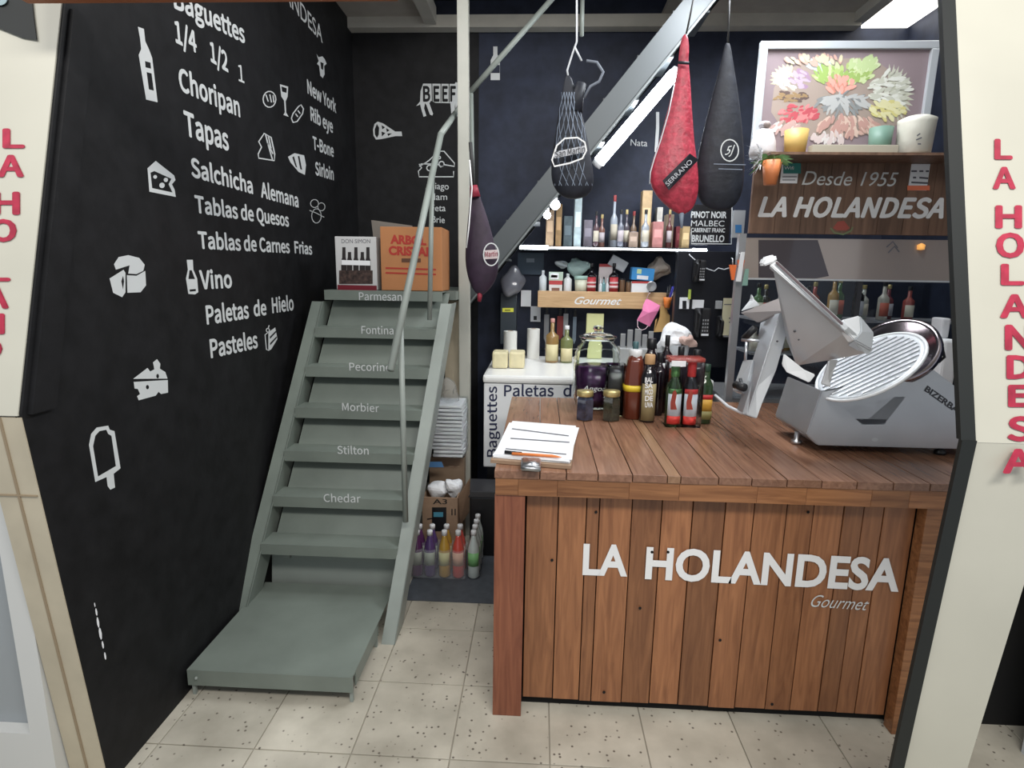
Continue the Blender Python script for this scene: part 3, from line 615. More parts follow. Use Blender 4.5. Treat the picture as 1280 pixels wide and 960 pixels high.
bm = bmesh.new(); b_box(bm, xa, xb, 2.455, 2.545, zt-.02, zt, .008); bm_obj('red_film_top', bm, mat('red_film', (.5, .08, .06), .15, trans=.5, alpha=.75), tp, True)
bm = bmesh.new(); b_box(bm, xa, xb, 2.455, 2.545, CZ+.001, zt-.021, .004); bm_obj('clear_film', bm, M_film, tp, True)
box('price_tag', at(839, 460, Y=2.452).x, at(857, 460, Y=2.452).x, 2.450, 2.452, at(845, 458, Y=2.45).z, at(845, 451, Y=2.45).z, M_paper, tp)
e, c, H = bottle('olive_oil_bottle', 884, 455, 2.56, .030, 'square dark green oil bottle with small yellow and red label, rightmost of the row', body=gl_green, cap=mat('dark_green_cap', (.02, .05, .03), .4), neck=.25, sq=3, capr=.55, lab=[(mat('amber_label', (.6, .33, .05), .5), .22, .45), (mat('red_stripe', (.5, .03, .03), .5), .42, .50), (mat('olive_label', (.25, .22, .08), .5), .08, .22)])
wc = mat('dark_wine_glass', (.012, .006, .01), .08, coat=.5)
for px_, top, Y, r, cpm, lb, k in ((815, 423, 2.84, .040, M_blackp, 'black bottle with a broad black cap behind the vinegar bottle', .9), (835, 419, 2.90, .036, M_blackp, 'dark bottle with tall narrow black cap, tallest of the back row', .55),
                              (852, 433, 2.74, .037, M_blackp, 'dark bottle with black screw cap behind the twin pack', .65), (872, 437, 2.78, .040, M_blackp, 'dark bottle with flat black cap rearmost on the right', .75),
                              (795, 427, 2.86, .038, mat('teal_cap', (.06, .13, .14), .4), 'bottle with a teal cap behind the sauce bottle', .62), (826, 441, 2.70, .033, M_blackp, 'short dark bottle with round black cap behind the vinegar', .65)):
    bottle('dark_bottle', px_, top, Y, r, lb, body=wc, cap=cpm, neck=.2, capr=k*.6, capH=.14)

# ================================================================== MEAT SLICER
sl = empty('meat_slicer', (1.35, 2.3, CZ), 'aluminium meat slicer with tilted tray standing on the right of the counter', 'slicer')
YF = 2.14
A_ = lambda x, y, d=YF: at(x, y, Y=d)
kz = lambda x, y: (880+x*.3125, 300+y*.3125)
front = [A_(*kz(470, 600)), A_(*kz(630, 742)), A_(*kz(722, 742)), A_(*kz(905, 508)), A_(*kz(1045, 615)), A_(1222, 500), A_(1222, 562), A_(*kz(455, 822)), A_(*kz(410, 780))]
prism('body', front, (0, .30, 0), M_alu, sl, .004)
prism('notch_back', [A_(*kz(600, 640), YF+.31), A_(*kz(800, 520), YF+.31), A_(*kz(905, 520), YF+.31), A_(*kz(905, 742), YF+.31), A_(*kz(600, 742), YF+.31)], (0, .01, 0), mat('dark_inner_metal', (.12, .12, .14), .4, .6), sl)
for x, y, d in ((996, 548, YF+.12), (1175, 560, YF+.2), (1175, 563, YF+.03), (1010, 545, YF+.27)):
    p = A_(x, y, d); lathe('foot', [(.02, 0), (.021, .012), (.010, .02), (.010, max(.045, .05))], (p.x, d, CZ), M_blackp if y > 550 else M_steel, sl, 12)
text('BIZERBA', (1155, 488), (1196, 517), 6.5, dict(Y=YF), mat('dark_grey_print', (.05, .05, .06), .5), sl, bold=.03, up=(1159, 482))
shape('round_badge', [circ(kz(683, 798), 4, 2.5)], dict(Y=YF), M_alu2, sl)
# carriage arm
def plate(name, pts, th, m, bev=.003):
    """plate with corners (px, py, depth) given in the close-up frame"""
    P_ = [at(*kz(x, y), Y=d) for x, y, d in pts]; n = (P_[1]-P_[0]).cross(P_[2]-P_[0]).normalized()
    if n.dot(CAM-P_[0]) > 0: n = -n
    return prism(name, P_, n*th, m, sl, bev)
plate('carriage_arm', [(305, 290, 2.30), (345, 330, 2.30), (290, 520, 2.26), (235, 650, 2.22), (212, 715, 2.20), (172, 700, 2.20), (205, 590, 2.24)], .04, M_alu2)
plate('arm_side', [(305, 290, 2.30), (172, 700, 2.20), (130, 678, 2.3), (225, 380, 2.42), (225, 330, 2.42)], .006, M_alu)
plate('tray_panel', [(275, 108, 2.20), (575, 365, 2.06), (662, 452, 2.04), (520, 480, 2.12), (370, 505, 2.2), (330, 400, 2.27), (310, 290, 2.32)], .012, M_alu)
plate('tray_wing', [(145, 290, 2.45), (350, 213, 2.34), (318, 285, 2.33), (215, 330, 2.40)], .008, mat('brownish_steel', (.42, .38, .37), .35, .6))
plate('tray_rail', [(262, 100, 2.18), (290, 80, 2.18), (580, 350, 2.03), (568, 368, 2.03)], .03, M_alu2)
plate('rail_channel', [(283, 90, 2.165), (290, 82, 2.165), (560, 335, 2.02), (552, 342, 2.02)], .004, mat('dark_channel', (.10, .06, .07), .5))
plate('tray_lip', [(262, 108, 2.19), (275, 125, 2.19), (650, 462, 2.03), (662, 452, 2.03), (560, 362, 2.03)], .02, M_alu2)
plate('rail_handle', [(230, 98, 2.19), (243, 70, 2.19), (285, 58, 2.19), (300, 72, 2.17), (278, 92, 2.17), (240, 106, 2.18)], .035, M_whitep, .006)
plate('gauge_cover', [(345, 360, 2.255), (460, 430, 2.19), (470, 455, 2.185), (415, 478, 2.205), (340, 430, 2.25)], .004, M_alu2)
for x, y in ((362, 365), (380, 398), (430, 427), (293, 405), (205, 678)):
    p = at(*kz(x, y), Y=2.18 if x > 300 else 2.26); bm = bmesh.new(); bmesh.ops.create_icosphere(bm, subdivisions=1, radius=.005, matrix=Matrix.Translation(p)); bm_obj('screw', bm, mat('dark_screw', (.1, .1, .11), .4, .6), sl, True)
plate('pusher_block', [(555, 318, 2.06), (625, 300, 2.08), (630, 380, 2.04), (600, 400, 2.02), (575, 365, 2.03)], .03, M_whitep, .004)
plate('pusher_block', [(625, 300, 2.08), (682, 370, 2.05), (672, 440, 2.02), (600, 400, 2.02), (628, 365, 2.04)], .05, M_alu2, .004)
# ribbed slice table and blade
def disc(name, cpx, d, rad, ratio, m, th, parent=sl, rot=math.radians(30), seg=40, hole=0):
    C_ = at(*kz(*cpx), Y=d); k = math.sqrt(max(1-ratio**2, 0)); ry = (C_-CAM).normalized(); rr = ry.cross(Vector((0, 0, 1))).normalized(); u2 = rr.cross(ry)
    uu = rr*math.cos(rot)+u2*math.sin(rot); vv = ((-rr*math.sin(rot)+u2*math.cos(rot))*ratio+ry*k).normalized(); nn = uu.cross(vv).normalized()
    if nn.dot(CAM-C_) < 0: nn = -nn
    bm = bmesh.new(); prof = [(rad, 0), (rad, th), (rad-.012, th+.005), (rad-.02, th+.002)] if not hole else [(hole, 0), (rad, 0), (rad, th), (hole, th)]
    if not hole: prof = [(.0005, 0), *prof, (.0005, th+.001)]
    b_lathe(bm, prof+([prof[0]] if hole else []), (0, 0, 0), seg)
    M4 = Matrix((uu, vv, nn)).transposed().to_4x4(); M4.translation = C_; bm.transform(M4)
    return bm_obj(name, bm, m, parent, True), M4
disc('blade_guard', (770, 455), 2.26, .150, .78, M_chrome, .025)
o, M4 = disc('slice_table', (662, 512), 2.16, .188, .50, M_alu2, .008, rot=math.radians(35))
bm = bmesh.new()
for k in range(-6, 7):
    v = k*.026; ln = math.sqrt(max(.168**2-v*v, 0))
    if ln > .03: b_box(bm, -ln, ln, v-.004, v+.004, .009, .0145)
bm.transform(M4); bm_obj('table_ribs', bm, M_steel, sl)
bm = bmesh.new(); b_tube(bm, [M4 @ Vector((.19*math.cos(a), .19*math.sin(a), .008)) for a in [i*2*PI/40 for i in range(41)]], .006, 6, False); bm_obj('table_rim', bm, M_whitep, sl, True)
plate('table_clamp', [(500, 480, 2.10), (540, 478, 2.10), (500, 560, 2.08), (510, 590, 2.07), (470, 575, 2.08)], .01, M_alu)
plate('guide_plate', [(318, 455, 2.17), (400, 520, 2.14), (445, 540, 2.12), (420, 572, 2.12), (330, 530, 2.15), (310, 500, 2.17)], .006, M_whitep)
plate('table_bracket', [(760, 540, 2.06), (785, 545, 2.06), (790, 580, 2.06), (765, 590, 2.06), (740, 570, 2.06)], .02, M_alu2)
tube('guard_latch', [at(*kz(x, y), Y=2.2) for x, y in ((905, 425), (930, 432), (955, 440), (962, 468), (940, 488), (915, 482), (905, 465), (925, 450))], .005, M_blackp, sl, 6)
plate('latch_plate', [(900, 420, 2.2), (952, 425, 2.2), (955, 440, 2.2), (900, 438, 2.2)], .01, M_alu2)
# controls on the left
tube('lever_rod', [at(*kz(150, 400), Y=2.38), at(*kz(220, 403), Y=2.34)], .006, M_steel, sl, 8)
tube('lever_rod', [at(*kz(170, 410), Y=2.38), at(*kz(165, 480), Y=2.36)], .006, M_steel, sl, 8)
plate('control_box', [(155, 480, 2.38), (195, 478, 2.34), (175, 560, 2.3), (150, 610, 2.3), (112, 600, 2.38)], .03, M_alu2)
tube('knob', [at(*kz(128, 580), Y=2.33), at(*kz(160, 590), Y=2.27)], .017, M_blackp, sl, 12); tube('knob_stem', [at(*kz(145, 555), Y=2.33), at(*kz(152, 600), Y=2.30)], .007, M_blackp, sl, 8)
tube('grip', [at(*kz(160, 395), Y=2.44), at(*kz(205, 350), Y=2.40)], .014, M_blackp, sl, 10)
tube('long_rod', [at(*kz(45, 622), Y=2.56), at(*kz(95, 665), Y=2.46), at(*kz(152, 692), Y=2.36)], .007, M_whitep, sl, 8)
plate('wing_support', [(150, 285, 2.46), (185, 240, 2.47), (190, 215, 2.47), (200, 240, 2.46), (225, 262, 2.45)], .006, M_alu2)

# ================================================================== FREEZER AND ITS ITEMS
FX0, FX1, FY0, FY1, FZ = -.315, 1.0, 3.26, 4.12, 1.02
fz = empty('chest_freezer', (.3, 3.7, 0), 'white chest freezer with dark blue lettering behind the counter', 'freezer')
box('body', FX0, FX1, FY0+.01, FY1, .46, FZ-.049, M_whitep, fz, .008)
box('lid', FX0-.006, FX1+.006, FY0, FY1, FZ-.046, FZ, mat('white_lid', (.84, .84, .82), .3), fz, .016)
box('base', FX0+.02, FX1-.02, FY0+.05, FY1, 0, .458, M_blackp, fz)
PF = dict(Y=FY0+.01); M_bluel = mat('navy_vinyl_lettering', (.02, .025, .07), .5)
text('Paletas', (630, 495), (692, 495), 13.5, PF, M_bluel, fz, bold=.02, font=FONT); text('de Hielo', (704, 495), (778, 496), 13.5, PF, M_bluel, fz, bold=.02, font=FONT)
text('Baguettes', (621, 571), (621, 483), 12, PF, M_bluel, fz, bold=.02, up=(609, 571), font=FONT)
cr_ = empty('black_crate', (-.25, 3.05, 0), 'black crate on the floor beneath the left corner of the freezer', 'crate')
box('crate_body', -.37, -.17, 3.04, 3.22, 0.0, .36, M_blackp, cr_, .01); box('crate_rim', -.385, -.155, 3.03, 3.23, .36, .40, mat('grey_black_plastic', (.05, .05, .055), .4), cr_, .006)
def onF(x, y): p = at(x, y, Z=FZ); return p
M_butter = mat('cream_paper_wrap', (.70, .63, .40), .5, noise=.08, scale=20, bump=.2)
for k, (x, yb, lb) in enumerate(((625, 461, 'cream wrapped square pack at the left end on the freezer lid'), (646, 461, 'cream wrapped square pack next to the paper towel roll on the freezer'))):
    p = onF(x, yb); e = box('butter_pack', p.x-.050, p.x+.047, p.y, p.y+.13, FZ+.001, FZ+.105, M_butter, None, .014); tag(e, lb, 'pack', 'cream packs on the freezer')
for x, yb, top, r, lb, dy in ((638, 450, 414, .046, 'white paper towel roll standing behind the cream packs', .16), (667, 448, 411, .044, 'white paper towel roll standing alone, right of the cream packs', .05)):
    p = onF(x, yb); y = p.y; X = at(x, top, Y=y).x; H = at(x, top, Y=y).z-FZ
    e = empty('paper_towel_roll', (X, y, FZ+.001), lb, 'paper roll', 'paper towel rolls'); lathe('paper', [(r, 0), (r, H), (.018, H), (.018, H-.02), (.001, H-.02)], (X, y, FZ+.001), mat('roll_paper', (.76, .76, .72), .8, bump=.2, scale=60), e, 24, smooth=False)
    lathe('core', [(.019, H-.03), (.019, H+.001), (.016, H+.001), (.016, H-.03)], (X, y, FZ+.001), M_card, e, 14)
bottle('drink_bottle', 691, 398, 3.82, .045, 'amber drink bottle with red and white cap and cream label on the freezer', body=mat('amber_drink', (.28, .17, .06), .15, coat=.6), cap=mat('red_white_cap', (.6, .3, .26), .4), neck=.30, z0=FZ+.001, lab=[(mat('cream_label', (.62, .55, .32), .5), .05, .42)], capr=.32, capH=.09)
bottle('drink_bottle', 709, 407, 3.82, .042, 'greenish drink bottle with white cap left of the big glass jar', body=mat('olive_drink', (.16, .18, .07), .15, coat=.6), cap=M_whitep, neck=.28, z0=FZ+.001, lab=[(mat('cream_label', (0, 0, 0)), .05, .40)], capr=.36, capH=.10)
# grey slats rack
kr = empty('utensil_rack', (at(798, 445, Y=3.5).x, 3.5, FZ+.001), 'grey rack of upright flat blades standing behind the bottles', 'rack')
box('rack_base', at(774, 450, Y=3.45).x, at(820, 450, Y=3.45).x, 3.43, 3.57, FZ+.001, at(798, 436, Y=3.45).z, mat('mid_grey_plastic', (.30, .31, .31), .5), kr, .004)
for x, tp_, w_ in ((779, 417, 3), (788, 412, 3.3), (798, 411, 4), (806, 418, 3), (814, 414, 3)):
    a, b = at(x-w_, tp_, Y=3.5), at(x+w_, tp_, Y=3.5); box('flat_blade', a.x, b.x, 3.495, 3.505, FZ+.12, a.z, mat('grey_steel', (.33, .34, .35), .4, .5), kr, .002)
# crumpled napkins
def blob(name, c, r, m, parent=None, seed=1, amp=.35, sub=3, flat=1, smooth=False):
    rnd = random.Random(seed); bm = bmesh.new(); bmesh.ops.create_icosphere(bm, subdivisions=sub, radius=1)
    dirs = [(Vector((rnd.gauss(0, 1), rnd.gauss(0, 1), rnd.gauss(0, 1))).normalized(), rnd.uniform(-1, 1)) for _ in range(26)]
    for v in bm.verts:
        d = v.co.normalized(); k = 1+amp*sum(w_*max(0, d.dot(q))**10 for q, w_ in dirs)
        v.co = Vector((d.x*r[0]*k, d.y*r[1]*k, d.z*r[2]*k)) + Vector(c)
    return bm_obj(name, bm, m, parent, smooth)
p = at(845, 424, Y=3.52); e = empty('napkin_basket', (p.x, 3.52, FZ+.001), 'grey basket of crumpled white napkins behind the dark bottles', 'basket')
lathe('basket', [(.06, 0), (.085, p.z-FZ-.03), (.08, p.z-FZ-.03), (.055, .01), (.001, .01)], (p.x, 3.52, FZ+.001), mat('grey_basket', (.25, .26, .27), .6), e, 18)
blob('napkin', (p.x-.01, 3.52, p.z+.02), (.085, .08, .075), M_paper, e, 3, .5)
blob('napkin', (p.x+.05, 3.49, p.z-.005), (.05, .05, .04), mat('pink_beige_napkin', (.55, .38, .33), .7), e, 5, .5)
# hanging cutting board & tag behind jar
p0, p1 = at(732, 425, Y=4.0), at(755, 392, Y=4.0)
e = empty('hanging_board', (p0.x/2+p1.x/2, 4.0, p0.z-.05), 'pale yellow rounded cutting board leaning behind the lid of the big jar', 'cutting board')
box('board', p0.x, p1.x, 3.99, 4.005, FZ+.002, p1.z, mat('pale_yellow_plastic', (.60, .60, .30), .5), e, .006)
# utensils hanging on rail under shelf
hr = empty('knife_rail', (.15, YB-.03, 1.2), 'steel rail on the back wall behind the freezer', 'rail'); tube('bar', [at(676, 436, Y=YB-.03), at(800, 437, Y=YB-.03)], .006, M_steel, hr, 8)
for x, ya, yb, w_, cc, lb in ((683, 393, 430, 2.6, (.3, .31, .33), 'grey knife hanging on the wall rail leftmost'), (700, 395, 425, 3.2, (.30, .06, .06), 'red handled knife hanging on the wall rail'), (707, 392, 425, 2.4, (.4, .42, .45), 'bright steel knife hanging between the two drink bottles'), (718, 396, 430, 1.6, (.25, .32, .4), 'thin bluish steel hanging left of the big jar lid')):
    a, b = at(x-w_, ya, Y=YB-.02), at(x+w_, yb, Y=YB-.02); e = empty('kitchen_knife', ((a.x+b.x)/2, YB-.03, b.z), lb, 'knife', 'knives on the wall rail')
    prism('blade', [(a.x, YB-.025, a.z), (b.x, YB-.025, a.z), (b.x, YB-.025, b.z+.03), ((a.x+b.x)/2, YB-.025, b.z), (a.x, YB-.025, b.z+.04)], (0, .006, 0), mat('knife_%d' % x, cc, .4, .3), e)
    box('handle', (a.x+b.x)/2-.009, (a.x+b.x)/2+.009, YB-.03, YB-.012, a.z+.001, a.z+.05, M_blackp, e)

# ================================================================== GOURMET SHELF
YS = 3.96
a, b = at(672, 384, Y=YS), at(838, 366, Y=YS)
sh = empty('wooden_shelf', ((a.x+b.x)/2, YS+.08, a.z), 'light wood wall shelf with white script lettering above the freezer', 'shelf')
box('front_board', a.x, b.x, YS, YS+.018, a.z, b.z, M_wl, sh, .003); box('shelf_board', a.x, b.x, YS+.018, YB-.01, b.z-.04, b.z-.02, M_wl, sh)
text('Gourmet', (718, 380), (777, 381), 9, dict(Y=YS), M_white, sh, bold=.012, shear=.45)
ZS = b.z-.019
def shelf_box(name, l, r, t, bt, Y, d, m, label, cat='box', base=None, group=None, tilt=0, face=None):
    """box whose front spans photo columns l..r and rows t..bt at depth Y"""
    P0, P1 = at(l, bt, Y=Y), at(r, t, Y=Y); z0 = base if base is not None else P0.z
    bm = bmesh.new(); b_box(bm, P0.x, P1.x, Y, Y+d, z0, P1.z, .003)
    if tilt: bmesh.ops.rotate(bm, verts=bm.verts, cent=((P0.x+P1.x)/2, Y, z0+.02), matrix=Matrix.Rotation(tilt, 3, 'Y'))
    o = bm_obj(name, bm, m); local(o, ((P0.x+P1.x)/2, Y+d/2, z0)); tag(o, label, cat, group)
    if face:
        for fm, fl, fr, ft, fb in face:
            w_ = P1.x-P0.x; h = P1.z-z0; bm = bmesh.new(); b_box(bm, P0.x+w_*fl, P0.x+w_*fr, Y-.0015, Y-.0002, z0+h*(1-fb), z0+h*(1-ft))
            if tilt: bmesh.ops.rotate(bm, verts=bm.verts, cent=((P0.x+P1.x)/2, Y, z0+.02), matrix=Matrix.Rotation(tilt, 3, 'Y'))
            bm_obj('printed_panel', bm, fm, o)
    return o
G = 'groceries on the gourmet shelf'
def sbot(px_, top, r, label, body, cap=M_blackp, lab=None, neck=.3, capr=.4, Y=YS+.07, z0=None, cat='bottle', **kw):
    return bottle('small_bottle', px_, top, Y, r, label, cat, body=body, cap=cap, neck=neck, z0=ZS if z0 is None else z0, lab=lab, capr=capr, n=14, group=G, **kw)
M_squ = mat('frosted_white_plastic', (.66, .70, .72), .35)
M_redp = mat('red_print', (.5, .06, .06), .5)
sbot(679, 338, .026, 'white squeeze bottle at the left end of the gourmet shelf', M_squ, M_squ, neck=.2)
shelf_box('carton', 686, 703, 351, 367, YS+.03, .07, mat('white_card', (.72, .70, .67), .6), 'small red and white carton on the gourmet shelf, lower of two', base=ZS, group=G, face=[(M_redp, 0, 1, 0, .3), (mat('brown_print', (.25, .12, .08), .5), .2, .8, .55, .9)])
shelf_box('carton', 686, 704, 340, 350, YS+.03, .07, mat('pale_green_card', (.45, .55, .45), .6), 'flat pale green and red carton stacked on the lower carton', group=G, base=at(690, 351, Y=YS+.03).z+.001, face=[(M_paper, .1, .7, .15, .8), (M_redp, .15, .6, .35, .65)])
sbot(710, 342, .028, 'white bottle with clear neck beside the cartons', M_whitep, M_squ, neck=.18)
e = empty('plastic_tub', (at(726, 360, Y=YS+.07).x, YS+.07, ZS), 'translucent tub with pale green lid on the gourmet shelf', 'tub'); X = e.location.x; hh = at(726, 345, Y=YS+.07).z-ZS
lathe('tub_body', [(.038, 0), (.044, hh*.8)], (X, YS+.07, ZS), mat('pale_cream_plastic', (.66, .66, .52), .4), e, 18); lathe('lid', [(.047, hh*.8), (.047, hh), (.044, hh+.002)], (X, YS+.07, ZS), mat('mint_plastic', (.42, .62, .55), .4), e, 18)
rl = mat('crimson_label', (.50, .05, .06), .5); rlw = mat('white_on_red', (.75, .55, .55), .5)
for px_, lb in ((740, 'dark sauce bottle with crimson label, left one of two on the shelf'), (768, 'dark sauce bottle with crimson label, right one of two on the shelf')):
    sbot(px_, 329, .034, lb, gl_black, M_blackp, [(rl, .08, .55), (rlw, .2, .28), (rlw, .34, .40)], neck=.3, capr=.35)
shelf_box('foil_pouch', 748, 767, 330, 352, YS+.14, .03, mat('white_pouch', (.78, .70, .70), .4), 'white pouch with red top between the two sauce bottles', 'pouch', base=ZS, group=G, face=[(M_redp, 0, 1, 0, .1)])
sbot(751, 348, .012, 'tiny clear bottle left of three between the sauce bottles', M_squ, M_squ, Y=YS+.05); sbot(755, 346, .013, 'tiny teal bottle in the middle of three between the sauce bottles', mat('teal_glass', (.15, .3, .32), .2), M_blackp, Y=YS+.05); sbot(759.5, 348, .012, 'tiny clear bottle right of three between the sauce bottles', M_squ, M_squ, Y=YS+.05)
for px_, top, lb in ((778, 348, 'small dark spice jar right of the sauce bottle'), (786, 351, 'squat dark spice jar near the white packets')):
    sbot(px_, top, .02, lb, mat('spice_brown', (.16, .09, .05), .2, coat=.5), M_blackp, neck=.1, capr=.9, cat='jar')
shelf_box('packet', 789, 812, 352, 366, YS+.03, .06, M_paper, 'white packet lying under the blue box on the gourmet shelf', 'packet', base=ZS, group=G, face=[(M_redp, 0, 1, 0, .14)])
shelf_box('glove_box', 789, 818, 335, 350, YS+.03, .09, mat('bright_blue_card', (.05, .28, .62), .5), 'bright blue box with white print tilted on top of the white packet', base=at(790, 351, Y=YS+.03).z+.004, group=G, tilt=math.radians(4), face=[(M_paper, .25, .75, .62, .92), (mat('pale_green_print', (.6, .75, .4), .5), .22, .42, .12, .5)])
shelf_box('foil_packet', 760, 783, 322, 330, YS+.13, .02, mat('silver_foil', (.6, .62, .64), .3, .5), 'silver packet lying slanted above the pouch and bottles', 'packet', base=at(770, 336, Y=YS+.13).z, group=G, tilt=math.radians(28))
blob('foil_bag', (at(722, 333, Y=YS+.16).x, YS+.17, at(722, 334, Y=YS+.16).z), (.075, .03, .055), mat('pale_teal_film', (.42, .58, .56), .2, coat=.5), None, 9, .5); tag(bpy.data.objects[-1] if False else COL.objects[-1], 'pale teal film bag behind the tub on the gourmet shelf', 'bag')
blob('foil_bag', (at(703, 334, Y=YS+.17).x, YS+.18, at(703, 331, Y=YS+.16).z), (.05, .025, .03), mat('white_film', (.65, .7, .72), .2, coat=.5), None, 12, .5); tag(COL.objects[-1], 'white film bag lying behind the cartons on the gourmet shelf', 'bag')
blob('crumpled_bag', (at(822, 335, Y=YS+.14).x, YS+.15, at(822, 336, Y=YS+.14).z), (.07, .04, .06), mat('beige_film', (.36, .30, .25), .4), None, 15, .5); tag(COL.objects[-1], 'crumpled beige bag at the right end above the pens', 'bag')
e = empty('steel_lid', (at(814, 358, Y=YS-.01).x, YS-.01, at(814, 358, Y=YS-.01).z-.03), 'round steel sieve leaning on the shelf front near the pens', 'sieve')
bm = bmesh.new(); b_lathe(bm, [(.001, 0), (.03, .002), (.034, .012), (.031, .012), (.001, .006)], (0, 0, 0), 20); bm.transform(Matrix.Translation(at(814, 358, Y=YS-.02)) @ Matrix.Rotation(PI/2, 4, 'X')); bm_obj('dish', bm, M_steel, e, True)
# pens cup
cx = at(834, 378, Y=YS-.03); e = empty('pen_cup', (cx.x, YS-.03, cx.z-.02), 'orange plastic cup of pens hooked on the right end of the gourmet shelf', 'cup')
lathe('cup', [(.018, -.035), (.03, .035), (.027, .035), (.016, -.03)], (cx.x, YS-.035, cx.z), mat('orange_cup', (.80, .22, .04), .4), e, 14)
for k, (dx, cc) in enumerate(((-.035, (.02, .02, .02)), (-.02, (.02, .02, .02)), (-.005, (.05, .05, .35)), (.01, (.05, .05, .45)), (.022, (.6, .6, .62)))):
    p = tube('pen', [(cx.x+dx*.2, YS-.035, cx.z-.01), (cx.x+dx+.035, YS-.02, cx.z+.105+.012*(k % 2))], .004, mat('pen_%d' % k, cc, .4), e, 6)
# mask and wooden board
mk = empty('face_mask', at(812, 380, Y=YS-.02), 'pink cloth face mask hanging from the gourmet shelf', 'face mask')
bm = bmesh.new(); P_ = [at(x, y, Y=YS-.035-d) for x, y, d in ((808, 373, 0), (825, 382, .0), (823, 388, .01), (812, 408, .005), (796, 400, 0), (803, 388, .02), (804, 381, .01))]; cc_ = at(811, 391, Y=YS-.075)
vs = [bm.verts.new(p) for p in P_]; vc = bm.verts.new(cc_)
for i in range(len(vs)): bm.faces.new((vs[i], vs[(i+1) % len(vs)], vc))
o = bm_obj('cloth', bm, mat('pink_cloth', (.80, .22, .42), .7), mk); md = o.modifiers.new('s', 'SOLIDIFY'); md.thickness = .002
tube('ear_loop', [at(x, y, Y=YS-.04) for x, y in ((797, 400), (797, 408), (801, 413), (807, 411), (811, 406))], .002, mat('pale_pink_cord', (.8, .6, .66), .6), mk, 5)
tube('ear_loop', [at(x, y, Y=YS-.04) for x, y in ((808, 374), (811, 367), (813, 366))], .002, MATS['pale_pink_cord'], mk, 5)
wbz = [at(x, y, Y=YS-.02) for x, y in ((825, 383), (832, 383), (834, 392), (837, 394), (836, 414), (817, 415), (819, 400), (824, 396))]
wbd = prism('chopping_board', wbz, (0, -.012, 0), mat('honey_wood', (.52, .32, .12), .5)); local(wbd, wbz[5]); tag(wbd, 'small honey-coloured wooden board hanging under the pen cup', 'board')

# ---- upper shelf with the light under it
YU = 3.86
a, b = at(648, 313, Y=YU), at(886, 306, Y=YU)
us = empty('upper_shelf', ((a.x+b.x)/2, YU+.1, a.z), 'dark upper shelf crowded with gift goods and lit along its edge', 'shelf')
box('shelf_board', a.x, b.x, YU+.006, YB-.012, a.z+.008, a.z+.03, M_blackp, us)
sl_ = empty('strip_light', ((a.x+b.x)/2, YU-.01, a.z), 'thin glowing strip light along the front of the upper shelf', 'strip light')
a1 = at(650, 309, Y=YU-.02); a2 = at(685, 309.5, Y=YU-.02); a3 = at(866, 313, Y=YU-.02); a4 = at(883, 313.5, Y=YU-.02)
tube('led_end', [a1, a2], .0125, M_tube, sl_, 8); tube('led_strip', [a2, a3], .0055, M_tubed, sl_, 8); tube('led_end', [a3, a4], .0125, M_tube, sl_, 8)
ZU = a.z+.0305
G = 'goods on the upper shelf'
up = [('basket_box', 682, 693, 262, (.30, .20, .12), 'brown wicker gift box at the left end of the upper shelf'), ('gift_box', 694, 703, 255, (.42, .26, .12), 'tan gift box standing on end on the upper shelf'),
      ('gift_bag', 704, 716, 270, (.22, .30, .34), 'blue-grey bag beside the tan gift box'), ('pale_carton', 717, 728, 246, (.42, .52, .55), 'pale green tall carton on the upper shelf'),
      ('gift_box', 729, 741, 275, (.20, .18, .22), 'dark purple low box left of the tall bottle on the upper shelf'), ('square_tin', 762, 774, 288, (.40, .44, .46), 'grey framed tin under the tall pale bottle'),
      ('gift_box', 786, 798, 290, (.30, .22, .17), 'small brown box near the middle of the upper shelf'), ('kraft_box', 800, 816, 238, (.48, .34, .19), 'kraft box raised above the others left of the red ham'),
      ('white_card_box', 819, 829, 259, (.60, .58, .54), 'small white box beneath the red ham'), ('pink_box', 815, 830, 277, (.42, .18, .17), 'dusty red box on the upper shelf'),
      ('gift_box', 831, 843, 268, (.26, .20, .14), 'olive brown box right of the dusty red box'), ('red_tin', 844, 858, 283, (.26, .05, .06), 'dark red tin near the wine sign'), ('kraft_box', 852, 863, 283, (.45, .32, .16), 'round-topped kraft box just left of the wine sign')]
for k, (nm, l, r, t, cc, lb) in enumerate(up):
    shelf_box(nm, l, r, t, 306, YU+.05+.09*(k % 3), .08, mat('gift_%d' % k, cc, .55, noise=.15, scale=30), lb, 'tin' if 'tin' in nm else 'bag' if 'bag' in nm else 'box', base=ZU, group=G, face=[(mat('giftl_%d' % k, tuple(min(1, c*1.6+.04) for c in cc), .6), .15, .85, .3, .6)])
